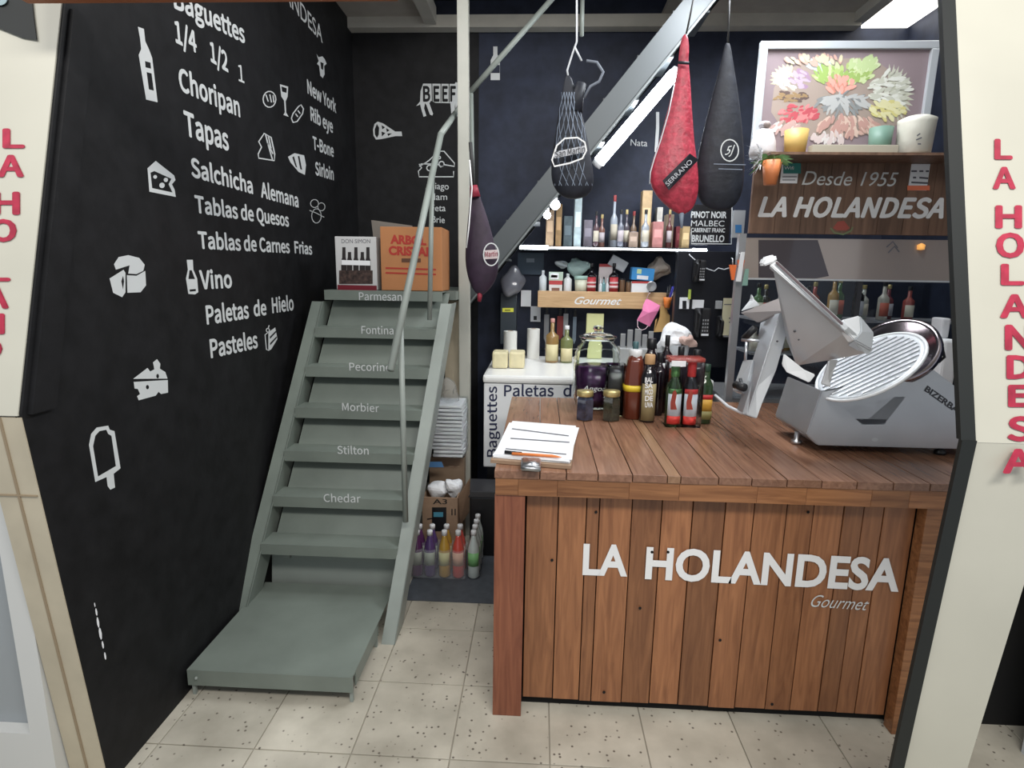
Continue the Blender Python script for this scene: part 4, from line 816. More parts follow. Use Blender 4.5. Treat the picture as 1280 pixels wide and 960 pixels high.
for k, (px_, top, r, cc, lb) in enumerate(((746, 264, .02, (.10, .06, .07), 'slim dark bottle left of the tall pale bottle'), (753, 268, .022, (.2, .1, .08), 'brown bottle beside the slim dark bottle'), (769, 244, .026, (.38, .42, .48), 'tall pale bottle, tallest on the upper shelf'), (777, 262, .022, (.15, .16, .2), 'grey-blue bottle right of the tall pale bottle'),
                                   (784, 262, .022, (.08, .07, .09), 'dark bottle left of the kraft box'), (793, 264, .022, (.2, .14, .1), 'amber bottle in front of the kraft box'), (808, 262, .026, (.32, .34, .37), 'round grey flask below the kraft box'), (838, 262, .02, (.12, .04, .04), 'wine-red bottle behind the red ham tip'))):
    bottle('gift_bottle', px_, top, YU+.04+.07*(k % 3), r, lb, body=mat('gb_%d' % k, cc, .15, coat=.4), cap=mat('gbc_%d' % (k % 3), ((.02, .02, .02), (.45, .35, .15), (.3, .05, .05))[k % 3], .4), z0=ZU, group=G, n=12, neck=.35, lab=[(mat('gbl_%d' % (k % 2), ((.55, .5, .4), (.45, .4, .42))[k % 2], .6), .15, .45)])
# wine sign
a, b = at(863, 306, Y=3.75), at(915, 256, Y=3.75)
ws = empty('wine_sign', ((a.x+b.x)/2, 3.75, a.z), 'black board listing wine grapes in white capitals right of the red ham', 'sign')
box('board', a.x, b.x, 3.75, 3.762, a.z, b.z, M_blackp, ws, .002); pw = dict(Y=3.75)
strokes('white_border', [[(864, 290), (864, 304.5), (914, 305), (915, 258)]], 1.3, pw, M_lgrey, ws)
for s, x0, x1, y, h, bd in (('PINOT NOIR', 863, 908, 272, 7.5, .03), ('MALBEC', 863, 905, 282.5, 7, 0), ('CABERNET FRANC', 863, 906, 290, 5, .02), ('BRUNELLO', 864, 905, 302, 8, .03)): text(s, (x0+.5, y), (x1, y+.5), h, pw, M_lgrey, ws, bold=bd)

# ---- big tube under the upper flight
bt = empty('tube_light', at(795, 148, Y=3.62), 'bright white fluorescent tube fixed slanting beneath the upper stair flight', 'tube light')
t0, t1 = at(749, 202, Y=3.62), at(842, 93, Y=3.62); tube('glowing_tube', [t0, t1], .034, mat('strong_tube_glow', (.88, .94, 1), .5, emit=26), bt, 14)
d = (t1-t0).normalized(); tube('end_cap', [t0-d*.03, t0], .031, M_whitep, bt, 14); tube('end_cap', [t1, t1+d*.03], .031, M_whitep, bt, 14)
o = prism('back_rail', [t0+Vector((-.02, .035, .01)), t1+Vector((-.02, .035, .01)), t1+Vector((.02, .035, -.01)), t0+Vector((.02, .035, -.01))], (0, .02, 0), M_whitep, bt)
for k, (x, y, r, lb) in enumerate(((694, 256, .022, 'upper of two round bright bulbs under the stair flight'), (684, 269, .017, 'lower of two round bright bulbs under the stair flight'))):
    p = at(x, y, Y=3.58); e = empty('light_bulb', p, lb, 'bulb', 'bulbs under the upper flight'); bm = bmesh.new(); bmesh.ops.create_uvsphere(bm, u_segments=16, v_segments=10, radius=r*1.3, matrix=Matrix.Translation(p)); bm_obj('globe', bm, MATS['strong_tube_glow'], e, True)
    lathe('socket', [(r*.6, r), (r*.6, r*2.4)], p, M_whitep, e, 12)

# ================================================================== HANGING HAMS
def ham(name, pxs, Y, m, label, depth=.5, parent=None):
    """hanging ham bag: list of (px_left, px_right, py) rows from top to bottom"""
    tp_ = at((pxs[0][0]+pxs[0][1])/2, pxs[0][2], Y=Y); e = empty(name, tp_, label, 'ham')
    bm = bmesh.new(); rings = []; n = 20
    for l, r, y in pxs:
        a, b = at(l, y, Y=Y), at(r, y, Y=Y); c = (a+b)/2; rx = (b-a).length/2
        rings.append([bm.verts.new((c.x+rx*math.cos(2*PI*k/n), Y+rx*depth*math.sin(2*PI*k/n), a.z+(b.z-a.z)*(.5+.5*math.cos(2*PI*k/n)))) for k in range(n)])
    for A1, B1 in zip(rings, rings[1:]):
        for k in range(n): bm.faces.new((A1[k], A1[(k+1) % n], B1[(k+1) % n], B1[k]))
    bm.faces.new(rings[0]); bm.faces.new(rings[-1][::-1])
    o = bm_obj('ham_bag', bm, m, e, True); sd = o.modifiers.new('sub', 'SUBSURF'); sd.levels = 1; sd.render_levels = 2
    return e
M_hblack = mat('black_ham_fabric', (.012, .014, .022), .6, noise=.3, bump=.3, scale=25); M_hpurple = mat('dark_purple_ham_fabric', (.028, .014, .030), .6, noise=.3, bump=.3, scale=20)
M_hred = mat('crimson_glitter_fabric', (.38, .035, .06), .4, noise=.3, bump=.5, scale=45)
cord = mat('white_cord', (.6, .62, .65), .6)
def disc_px(name, loops, plane, m, parent): return shape(name, loops, plane, m, parent, out=.002)
# 1 netted ham
Y1h = 2.55; h1 = ham('netted_ham', [(707, 713, 92), (701, 722, 120), (698, 727, 140), (694, 733, 165), (690, 738, 190), (688, 742, 215), (690, 743, 232), (700, 736, 245), (712, 722, 249)], Y1h, M_hblack, 'black netted ham with an oval white logo hanging left of the bright tube', .6)
tube('hanging_cord', [at(721, -6, Y=Y1h), at(721, 52, Y=Y1h), at(716, 66, Y=Y1h), at(709, 88, Y=Y1h), at(711, 100, Y=Y1h)], .004, cord, h1, 6); tube('hanging_cord', [at(718, 58, Y=Y1h), at(727, 76, Y=Y1h)], .004, cord, h1, 6)
tube('hoof_loop', [at(x, y, Y=Y1h) for x, y in ((733, 76), (746, 78), (754, 90), (749, 102), (738, 108), (730, 122))], .006, mat('grey_bone', (.16, .18, .22), .6), h1, 8)
tube('shank', [at(727, 104, Y=Y1h), at(722, 120, Y=Y1h), at(718, 140, Y=Y1h)], [.020, .026, .035], M_hblack, h1, 12)
bm = bmesh.new()
rows = [(701, 722, 115), (698, 727, 135), (694, 733, 160), (690, 738, 185), (688, 742, 212), (691, 743, 232)]
for s in range(7):
    for dr in (1, -1):
        pts = []
        for j, (l, r, y) in enumerate(rows):
            k = s/6+dr*j*.14; k = abs(((k+1) % 2)-1) if True else k
            pts.append(at(l+1+(r-l-2)*k, y, Y=Y1h-.012-.6*(at(r, y, Y=Y1h)-at(l, y, Y=Y1h)).length/2*math.sin(PI*max(.02, min(.98, k)))))
        b_tube(bm, pts, .0014, 4)
n_ = bm_obj('net', bm, mat('grey_net', (.22, .26, .33), .6), h1); tag(n_, kind='stuff')
f1 = Y1h-.088
lo = [(693, 208), (690, 200), (696, 182), (706, 173), (722, 172), (731, 178), (733, 188), (728, 198), (712, 204)]
strokes('logo_border', [closed(lo)], 2.0, dict(Y=f1), M_white, h1); shape('logo_band', [[(693, 190), (731, 182), (732, 190), (693, 198)]], dict(Y=f1), mat('grey_logo', (.45, .46, .50), .5), h1)
text('San Martin', (694, 197), (731, 190), 7.5, dict(Y=f1), M_blackp, h1, bold=.01, out=.003, font=FONT)
# 2 red ham
Y2h = 2.62; h2_ = ham('red_ham', [(853, 860, 42), (849, 862, 62), (848, 860, 74), (847, 862, 88), (839, 864, 120), (831, 866, 150), (824, 868, 178), (813, 872, 205), (810, 874, 228), (822, 872, 248), (838, 866, 262), (848, 856, 268)], Y2h, M_hred, 'crimson wrapped ham with a dark label band hanging beside the bright tube', .5)
tube('hanging_cord', [at(868, -6, Y=Y2h), at(858, 42, Y=Y2h)], .004, mat('dark_cord', (.03, .03, .03), .6), h2_, 6)
tube('hanging_cord', [at(x, y, Y=Y2h-.1) for x, y in ((843, 105), (836, 140), (826, 175), (818, 198), (813, 215), (812, 230))], .0025, cord, h2_, 5)
tube('tie_band', [at(848, 78, Y=Y2h-.035), at(861, 79, Y=Y2h-.035)], .006, M_hblack, h2_, 8)
# dark band: wraps diagonally across the front
bm = bmesh.new(); Yb = Y2h-.112
b_prism(bm, [at(828, 226, Y=Yb+.015), at(862, 192, Y=Yb+.02), at(873, 200, Y=Yb+.05), at(836, 238, Y=Yb+.02)], (0, -.004, 0)); bm_obj('label_band', bm, M_hblack, h2_)
text('SERRANO', (835, 233), (866, 203), 4, dict(Y=Yb+.008), mat('grey_logo', (0, 0, 0)), h2_, bold=.0, up=(831, 229))
tube('tip', [at(852, 266, Y=Y2h), at(852, 275, Y=Y2h), at(852, 285, Y=Y2h)], [.012, .008, .005], mat('grey_net', (0, 0, 0)), h2_, 8)
# 3 black ham
Y3h = 2.75; h3_ = ham('black_ham', [(906, 913, 52), (902, 916, 75), (894, 921, 105), (885, 926, 140), (876, 929, 175), (870, 931, 205), (868, 930, 235), (876, 922, 256), (890, 908, 264)], Y3h, M_hblack, 'black wrapped ham with a round white emblem hanging left of the framed picture', .45)
tube('hanging_cord', [at(912, -6, Y=Y3h), at(910, 54, Y=Y3h)], .004, mat('dark_cord', (0, 0, 0)), h3_, 6)
f3 = Y3h-.100
strokes('emblem_ring', [closed(circ((912, 188), 11, 13.5, 20))], 1.5, dict(Y=f3), M_lgrey, h3_); text('5J', (906, 194), (918, 191), 10, dict(Y=f3), M_lgrey, h3_, bold=0, shear=.3)
strokes('fine_print', [[(892, 205), (932, 206)], [(898, 211), (928, 212)]], .9, dict(Y=f3-.002), mat('grey_net', (0, 0, 0)), h3_)
# 4 purple ham
Y4h = 2.85; h4_ = ham('purple_ham', [(590, 595, 232), (588, 600, 245), (585, 609, 270), (583, 616, 295), (581, 622, 318), (582, 624, 335), (586, 620, 352), (592, 610, 364), (598, 604, 369)], Y4h, M_hpurple, 'dark purple wrapped ham with round white logo hanging from the off-white post', .55)
tube('hanging_cord', [at(588, 178, Y=Y4h), at(590, 200, Y=Y4h), at(591, 232, Y=Y4h)], .010, mat('dark_cord', (0, 0, 0)), h4_, 6)
tube('hanging_cord', [at(x, y, Y=Y4h-.05) for x, y in ((587, 200), (590, 235), (586, 285), (583, 310))], .0035, M_white, h4_, 5)
tube('tip', [at(600, 366, Y=Y4h), at(599, 377, Y=Y4h)], [.014, .009], mat('dark_red_tip', (.25, .02, .04), .5), h4_, 8); tube('knot', [at(592, 232, Y=Y4h-.02), at(594, 246, Y=Y4h-.02)], [.018, .026], mat('dark_red_tip', (0, 0, 0)), h4_, 10)
strokes('logo_ring', [closed(circ((614, 318), 9.5, 14, 20))], 1.5, dict(Y=Y4h-.075), M_lgrey, h4_); shape('logo_band', [[(606, 313), (622, 312), (622, 323), (606, 324)]], dict(Y=Y4h-.075), mat('logo_beige', (.6, .5, .5), .5), h4_)
text('Martin', (606.5, 321), (622, 320), 6, dict(Y=Y4h-.079), mat('dark_red_tip', (0, 0, 0)), h4_, bold=.01, font=FONT)

# ================================================================== RIGHT: PICTURE, SIGN, DISPLAY CASE
YD = 3.1
ds = empty('display_fridge', (1.7, YD+.3, 0), 'tall glass fronted display fridge behind the slicer under the wooden sign', 'fridge')
sa, sb = at(934, 292, Y=YD), at(935, 201, Y=YD); SX0 = sa.x; SX1 = 2.20; SZ0 = sa.z; SZ1 = sb.z
wsn = empty('wooden_sign', (1.6, YD, SZ0), 'brown plank sign with white shop name and founding year above the display fridge', 'sign')
npl = 9
for k in range(npl):
    xa = SX0+(SX1-SX0)*k/npl; box('sign_plank', xa+.0008, xa+(SX1-SX0)/npl-.0008, YD-.02, YD, SZ0, SZ1, M_ws, wsn, .0015)
PS = dict(Y=YD-.02)
text('Desde 1955', (1002, 231), (1121, 233), 17, PS, M_lgrey, wsn, bold=.0, shear=.25); text('LA HOLANDESA', (947, 270), (1179, 272), 23, PS, M_white, wsn, bold=.05, shear=.22, font=FONT)
shape('red_emblem', [[(1041, 285), (1047, 277), (1055, 276), (1062, 285), (1058, 288), (1046, 288)]], PS, mat('faded_red_print', (.35, .08, .06), .6), wsn); strokes('green_emblem_arc', [[(1038, 285), (1043, 291), (1054, 293), (1063, 289), (1066, 284)]], 2, PS, mat('faded_green_print', (.16, .2, .10), .6), wsn)
# card notices on sign
def card(l, t, r, b_, label, faces, Y=YD-.024):
    p0, p1 = at(l, b_, Y=Y), at(r, t, Y=Y); o = box('notice_card', p0.x, p1.x, Y, Y+.003, p0.z, p1.z, M_paper); tag(o, label, 'card')
    for mm, x0, y0, x1, y1 in faces: shape('printed_panel', [[(x0, y0), (x1, y0), (x1, y1), (x0, y1)]], dict(Y=Y), mm, o)
    return o
tealm = mat('teal_print', (.03, .22, .20), .5)
cd = card(975, 204, 999, 229, 'small teal and white contact card left of the founding year', [(tealm, 979, 204, 1001, 217)]); text('Wifi', (980, 212), (992, 212), 4, dict(Y=YD-.026), M_paper, cd, bold=0); strokes('printed_line', [[(978, 221), (996, 221)], [(978, 225), (994, 225)]], 1, dict(Y=YD-.0245), ink, cd)
cd = card(1135, 205, 1163, 238, 'white notice card with orange foot at the right of the sign', [(mat('orange_print', (.8, .2, .1), .5), 1134, 232, 1162, 238)]); strokes('printed_line', [[(1139, 214), (1146, 214)], [(1149, 214), (1154, 214)], [(1157, 214), (1161, 214)], [(1141, 222), (1145, 222)], [(1149, 222), (1160, 223)], [(1139, 228), (1160, 229)]], 2.2, dict(Y=YD-.0245), ink, cd)
# fridge cabinet
CZb = 1.0
FXa = at(918, 380, Y=YD).x
M_edge = mat('grey_aluminium_edge', (.35, .36, .38), .35, .6)
box('side_post', FXa-.005, FXa+.03, YD-.005, YD+.03, .9, SZ0, M_edge, ds); box('side_post', FXa+.62, FXa+.645, YD-.002, YD+.02, .95, at(1070, 349, Y=YD).z, mat('dark_edge', (.03, .03, .035), .4), ds)
za, zb_ = at(1000, 298, Y=YD).z, at(1000, 349, Y=YD).z
box('back_panel', FXa+.2, 2.3, YD+.5, YD+.52, .0, SZ0, M_navy, ds); box('base', FXa, 2.3, YD+.02, YD+.5, 0, .95, M_alu, ds)
box('header_panel', FXa+.03, 2.3, YD-.004, YD+.006, zb_, za, mat('mirror_beige', (.40, .34, .31), .12, .3, coat=.6), ds)
shape('dark_reflecting_film', [[(948, 300), (1022, 300), (1036, 345), (1020, 348), (948, 347)]], dict(Y=YD-.004), mat('dark_film', (.06, .05, .06), .1, coat=.6), ds)
p = at(1150, 309, Y=YD-.004); lathe('amber_lamp', [(.001, -.014), (.016, -.012), (.018, .01), (.001, .02)], (p.x, YD-.012, p.z), mat('amber_lamp_glow', (.95, .45, .12), .4, emit=.5), ds, 14)
strokes('printed_mark', [[(1108, 309), (1116, 302), (1122, 310)], [(1110, 316), (1118, 308), (1124, 315)]], 1.6, dict(Y=YD-.005), ink, ds)
box('glass_pane', FXa+.03, 2.3, YD, YD+.005, .96, zb_-.001, mat('fridge_glass', (.85, .9, .92), .03, trans=1, ior=1.3), ds)
box('trim_bar', FXa+.03, 2.3, YD-.006, YD+.008, zb_-.006, zb_+.003, M_alu2, ds)
shz = [at(1000, y, Y=YD+.12).z for y in (398, 440)]
for z in shz: box('shelf_board', FXa+.125, 2.25, YD+.05, YD+.32, z-.012, z, mat('reflected_shelf', (.25, .25, .27), .3), ds)  # shelves added for what the glass only reflects
G = 'reflected bottles built behind the fridge glass'
cols = [(.05, .12, .04), (.30, .06, .05), (.45, .42, .36), (.02, .02, .02), (.38, .22, .06), (.16, .04, .05), (.55, .55, .5)]
fn = ['green', 'red', 'pale', 'black', 'amber', 'wine-red', 'cream']
rnd = random.Random(4); ords = 'first second third fourth fifth sixth seventh eighth ninth tenth eleventh twelfth thirteenth fourteenth fifteenth'.split()
for s_, z in enumerate(shz):  # bottle rows added in place of the wine shelves reflected in the glass
    x = FXa+.165; k = 0
    while x < 2.05:
        ci = (k*3+s_*2) % 7; Hh = rnd.uniform(.17, .235) if s_ == 0 else rnd.uniform(.13, .165)
        side = 'left of' if x < FXa+.62 else 'right of'
        bottle('reflected_bottle', 0, 0, YD+.12+.075*(k % 2), .028, 'reflected %s bottle with %s cap, %s from the left on the %s fridge shelf' % (fn[ci], ('black', 'gold')[k % 2], ords[k], ('upper', 'lower')[s_]), body=mat('fb_%d' % ci, cols[ci], .15, coat=.4), cap=M_blackp if k % 2 == 0 else M_gold,
               z0=z+.0005, X=x, H=Hh, n=12, group=G, lab=[(mat('fbl_%d' % (k % 3), ((.6, .55, .45), (.5, .12, .08), (.5, .5, .55))[k % 3], .6), .1, .45)]); x += .0665; k += 1
# framed picture
fa, fb = at(940, 200, Y=YD), at(945, 54, Y=YD); fc = at(1166, 52, Y=YD)
pc = empty('framed_picture', (1.45, YD, SZ1), 'silver framed photograph of a colourful food platter above the wooden sign', 'picture')
px0, px1, pz0, pz1 = (fa.x+fb.x)/2, fc.x+.02, SZ1+.002, fb.z; fw = .035
bm = bmesh.new()
for q in ((px0, px1, pz1-fw, pz1), (px0, px1, pz0, pz0+fw), (px0, px0+fw, pz0+fw, pz1-fw), (px1-fw, px1, pz0+fw, pz1-fw)): b_box(bm, q[0], q[1], YD-.03, YD, q[2], q[3], .003)
bm_obj('frame', bm, mat('silver_frame', (.60, .63, .66), .3, .4), pc)
box('print_sheet', px0+fw, px1-fw, YD-.012, YD-.006, pz0+fw, pz1-fw, mat('mauve_backdrop', (.26, .20, .215), .5, noise=.08, scale=3), pc)
PP = dict(Y=YD-.012); k3 = lambda pts: sc_(pts, .25, 900, 0)
def dab(pts, cc, o_=.0012): return shape('printed_food', [k3(pts)], PP, mat('food_%s' % '_'.join('%02d' % int(c*99) for c in cc), cc, .6), pc, out=o_)
def petals(c, rx, ry, n, cc, a0=0, a1=2*PI, ln=.35, o_=.0008):
    lp = []
    for k in range(n*2+1):
        a = a0+(a1-a0)*k/(n*2); s = 1+(ln if k % 2 else 0); lp.append((c[0]+rx*s*math.cos(a), c[1]-ry*s*math.sin(a)))
    lp.append(c); return dab(lp, cc, o_)
lay = [0]
def scatter(region, n, size, cols_, seed, elong=2.2):
    """small overlapping food pieces printed inside an ellipse (cx, cy, rx, ry)"""
    cx_, cy_, rx, ry = region; rnd = random.Random(seed)
    for ci, cc in enumerate(cols_):
        bm = bmesh.new(); lay[0] += 1
        for q in range(n//len(cols_)):
            a = rnd.uniform(0, 2*PI); r_ = math.sqrt(rnd.random()); x = cx_+rx*r_*math.cos(a); y = cy_+ry*r_*math.sin(a); th = math.atan2(y-480, (x-600)*.8)+rnd.uniform(-.5, .5); s_ = size*rnd.uniform(.6, 1.3)
            pts = [(x+s_*elong*math.cos(t)*math.cos(th)-s_*math.sin(t)*math.sin(th), y+s_*elong*math.cos(t)*math.sin(th)+s_*math.sin(t)*math.cos(th)) for t in [2*PI*k/7 for k in range(7)]]
            z_ = .0005+.00012*lay[0]+.00004*rnd.random()
            bm.faces.new([bm.verts.new(at(*p, **PP)-Vector((0, z_, 0))) for p in k3(pts)])
        o = bm_obj('printed_food', bm, mat('food_%s' % '_'.join('%02d' % int(c*99) for c in cc), cc, .6), pc); tag(o, kind='stuff')
dab([(270, 440), (310, 370), (420, 305), (700, 288), (790, 310), (870, 370), (940, 440), (950, 520), (920, 600), (830, 660), (500, 700), (310, 640), (255, 560)], (.34, .27, .23), .0004)
petals((850, 470), 85, 105, 16, (.52, .52, .42), -1.5, 1.7, .45, .0005)
petals((345, 400), 75, 65, 9, (.56, .53, .34), 1.3, 3.5, .3, .0005)
wht = (.62, .62, .56); 
scatter((330, 400, 70, 50), 40, 8, [(.60, .64, .66), (.55, .55, .40)], 1); scatter((400, 395, 45, 45), 36, 8, [(.34, .22, .32), (.45, .36, .44)], 2)
scatter((350, 485, 85, 22), 40, 8, [(.12, .08, .07), (.30, .20, .10)], 3); scatter((390, 570, 95, 48), 80, 8, [(.52, .12, .14), (.60, .22, .22), (.46, .08, .10)], 4)
scatter((500, 330, 60, 20), 24, 10, [(.58, .66, .68), (.50, .58, .60)], 5); scatter((610, 370, 150, 45), 110, 9, [(.40, .50, .18), (.52, .60, .32), (.30, .42, .12)], 6)
scatter((720, 320, 70, 36), 50, 9, [(.56, .62, .38), (.46, .56, .28)], 7); scatter((600, 425, 70, 42), 60, 8, [(.60, .24, .18), (.66, .34, .28)], 8)
scatter((610, 520, 130, 60), 60, 8, [(.24, .25, .25), (.44, .44, .43)], 9, 4); scatter((850, 450, 100, 90), 90, 8, [(.60, .60, .52), (.66, .66, .60), (.50, .50, .42)], 10, 3)
scatter((835, 550, 85, 45), 70, 8, [(.60, .54, .22), (.66, .62, .36)], 11); scatter((640, 630, 150, 48), 110, 8, [(.56, .36, .30), (.62, .46, .38), (.48, .28, .24)], 12, 3)
scatter((330, 640, 75, 28), 40, 8, [(.64, .60, .58), (.50, .34, .32)], 13, 3); scatter((540, 690, 90, 24), 40, 8, [(.64, .60, .58), (.60, .50, .48)], 14); scatter((460, 300, 150, 20), 50, 8, [(.56, .34, .28), (.60, .54, .36)], 15)
# things on the ledge above the sign
G = None
ZL = SZ1+.001
bm = bmesh.new(); b_box(bm, SX0, SX1, YD-.22, YD-.0205, SZ1-.012, SZ1); o = bm_obj('top_ledge', bm, M_ws, wsn)
def ledge_box(nm, l, r, t, m, label, cat, Y=YD-.19, d=.07, face=None): return shelf_box(nm, l, r, t, 200, Y, d, m, label, cat, base=ZL, face=face)
ledge_box('wooden_tray', 1014, 1124, 181, mat('pale_tray_wood', (.46, .42, .33), .5), 'long pale wooden tray on the ledge below the platter picture', 'tray', d=.05)
def pot(px_, top, bt_, r, cc, label, nm='ceramic_pot', Y=YD-.10, cat='pot'):
    p = at(px_, top, Y=Y); e = empty(nm, (p.x, Y, ZL), label, cat); H = p.z-ZL; lathe('pot_body', [(r*.85, 0), (r, H), (r*.88, H), (r*.8, .01), (.001, .01)], (p.x, Y, ZL), mat('pot_%d' % px_, cc, .5), e, 18); return e, p
pot(996, 163, 200, .055, (.50, .33, .10), 'mustard yellow pot on the ledge below the platter picture'); pot(1102, 160, 200, .052, (.13, .22, .17), 'dark green pot on the ledge right of the tray')
# tied white bag
p = at(1143, 178, Y=YD-.13); e = empty('bagged_jar', (p.x, YD-.13, ZL), 'translucent tied bag with cream contents at the right end of the ledge', 'bag'); H = p.z-ZL
lathe('bag_body', [(.06, 0), (.072, .01), (.078, at(1143, 155, Y=YD-.13).z-ZL), (.08, at(1143, 150, Y=YD-.13).z-ZL), (.05, at(1143, 146, Y=YD-.13).z-ZL), (.001, at(1143, 145, Y=YD-.13).z-ZL)], (p.x, YD-.13, ZL), mat('cream_bag_film', (.62, .60, .52), .3, bump=.5, scale=14), e, 20)
strokes('bag_print', [[(1146, 170), (1150, 167)], [(1145, 175), (1152, 172)], [(1147, 180), (1151, 180)]], 1.6, dict(Y=YD-.212), ink, e)
# robed figurine
p = at(952, 200, Y=YD-.11); e = empty('robed_figurine', (p.x, YD-.11, ZL), 'small white robed figurine with hood at the left end of the ledge', 'figurine'); H = at(952, 151, Y=YD-.11).z-ZL
lathe('robe', [(.058, 0), (.062, H*.1), (.056, H*.4), (.044, H*.62), (.036, H*.72), (.018, H*.78)], (p.x, YD-.11, ZL), mat('matt_white_ceramic', (.66, .62, .62), .6, bump=.3, scale=30), e, 18)
lathe('hood', [(.014, H*.76), (.026, H*.82), (.028, H*.90), (.02, H*.97), (.001, H)], (p.x, YD-.11, ZL), mat('grey_hood', (.45, .43, .45), .6), e, 16)
bm = bmesh.new(); bmesh.ops.create_uvsphere(bm, u_segments=12, v_segments=8, radius=.016, matrix=Matrix.Translation((p.x, YD-.135, ZL+H*.86))); bm_obj('face', bm, mat('dusky_face', (.30, .24, .22), .6), e, True)
# hanging plant pot in front
q = at(964, 214, Y=YD-.26); e = empty('hanging_plant_pot', (q.x, YD-.26, q.z), 'orange tapered pot with trailing white and green leaves hung on the sign', 'plant')
zt_ = at(964, 201, Y=YD-.26).z; zb2 = at(964, 231, Y=YD-.26).z
lathe('pot', [(.028, zb2-q.z), (.044, zt_-q.z), (.038, zt_-q.z), (.02, zb2-q.z+.02)], (q.x, YD-.26, q.z), mat('orange_pot', (.62, .20, .07), .5), e, 18)
bm = bmesh.new(); rnd = random.Random(8)
for k in range(46):
    a = rnd.uniform(0, 2*PI); ln = rnd.uniform(.04, .11); base = Vector((q.x, YD-.26, zt_)); dr = Vector((math.cos(a), math.sin(a)*.7, rnd.uniform(-.1, .9))).normalized(); s = dr.cross(Vector((0, 0, 1))).normalized()*.006
    mid = base+dr*ln*.5; tip = base+dr*ln+Vector((0, 0, -ln*.35)); v = [bm.verts.new(x_) for x_ in (base-s*.4, base+s*.4, mid+s, tip, mid-s)]; bm.faces.new(v)
bm_obj('leaves', bm, mat('grass_green_leaf', (.12, .24, .09), .6), e)
bm = bmesh.new()
for k in range(60):
    a = rnd.uniform(2.0, 4.6); base = Vector((q.x-.05, YD-.26, zt_+rnd.uniform(-.02, .05))); dr = Vector((math.cos(a), math.sin(a)*.3, rnd.uniform(-1.2, .5))).normalized(); ln = rnd.uniform(.03, .09); s = Vector((0, 0, 1)).cross(dr).normalized()*.0035
    tip = base+dr*ln; v = [bm.verts.new(x_) for x_ in (base-s, base+s, tip)]; bm.faces.new(v)
o = bm_obj('white_fringe', bm, mat('white_tinsel', (.7, .7, .72), .5), e); tag(o, kind='stuff')

# ================================================================== PHONES AND BITS ON THE BLACK COLUMN
bx0, bx1 = at(842, 400, Y=3.74), at(930, 400, Y=3.74)
pcol = box('black_cabinet', bx0.x, bx1.x, 3.74, 3.80, FZ, at(880, 314, Y=3.74).z, mat('blue_black_panel', (.012, .013, .018), .35), bev=.004); tag(pcol, 'tall black panel holding the phones between the shelves and the display fridge', 'panel')
def phone(l, r, t, bt_, label, Y=3.715):
    a, b = at(l, bt_, Y=Y), at(r, t, Y=Y); w_ = b.x-a.x; h = b.z-a.z
    e = empty('wall_phone', ((a.x+b.x)/2, Y, a.z), label, 'phone', 'wall phones'); box('phone_body', a.x, b.x, Y-.03, Y+.019, a.z, b.z, mat('matt_black_plastic', (.02, .02, .022), .45), e, .012)
    bm = bmesh.new(); b_tube(bm, [(a.x+w_*.22, Y-.035, b.z-.01), (a.x+w_*.22, Y-.055, b.z-h*.25), (a.x+w_*.2, Y-.055, a.z+h*.3), (a.x+w_*.2, Y-.035, a.z+.01)], [.022, .013, .013, .022], 10); bm_obj('handset', bm, M_blackp, e, True)
    bm = bmesh.new()
    for i in range(3):
        for j in range(4): b_box(bm, a.x+w_*(.48+.15*i), a.x+w_*(.48+.15*i)+w_*.08, Y-.033, Y-.029, a.z+h*(.2+.12*j), a.z+h*(.2+.12*j)+h*.06)
    bm_obj('keypad', bm, mat('grey_keys', (.35, .35, .36), .5), e); box('name_strip', a.x+w_*.45, b.x-w_*.08, Y-.032, Y-.028, a.z+h*.06, a.z+h*.13, M_paper, e)
phone(865, 882, 325, 352, 'upper black wall phone near the white cable'); phone(866, 888, 385, 421, 'lower black wall phone below the white plate'); phone(894, 913, 395, 422, 'black wall phone partly behind the yellowed note')
def wcard(nm, l, r, t, bt_, m, label, cat, Y=3.73, faces=()):
    a, b = at(l, bt_, Y=Y), at(r, t, Y=Y); o = box(nm, a.x, b.x, Y-.004, Y+.009, a.z, b.z, m, bev=.001); tag(o, label, cat)
    for mm, x0, y0, x1, y1 in faces: shape('printed_panel', [[(x0, y0), (x1, y0), (x1, y1), (x0, y1)]], dict(Y=Y-.004), mm, o)
    return o
wcard('outlet_plate', 849, 862, 372, 386, M_paper, 'white outlet plate left of the black phone', 'outlet', faces=[(M_blackp, 853, 376, 858, 386)])
wcard('outlet_plate', 865, 880, 375, 386, M_paper, 'white outlet plate just above the lower black phone', 'outlet', Y=3.732)
wcard('outlet_plate', 894, 903, 376, 386, mat('grey_white', (.4, .41, .42), .5), 'greyish outlet plate beside the yellowed note', 'outlet')
wcard('paper_note', 901, 924, 373, 419, mat('yellowed_paper', (.66, .62, .42), .6), 'long yellowed price note hanging beside the phones', 'note', Y=3.66, faces=[(ink, 905, 380, 921, 381.2), (ink, 911, 397, 920, 398.5), (ink, 911, 402, 920, 403.5)])
o = wcard('marker_clip', 860, 864, 362, 374, mat('lime_marker', (.45, .55, .1), .5), 'lime green marker clipped on the black panel', 'marker', Y=3.72)
e = empty('white_cable', at(880, 333, Y=3.7), 'thin white cable looping across the black panel below the strip light', 'cable'); tube('cable', [at(x, y, Y=3.7) for x, y in ((861, 318), (869, 325), (874, 333), (884, 336), (893, 339), (898, 335), (905, 337), (915, 334))], .0035, cord, e, 6)
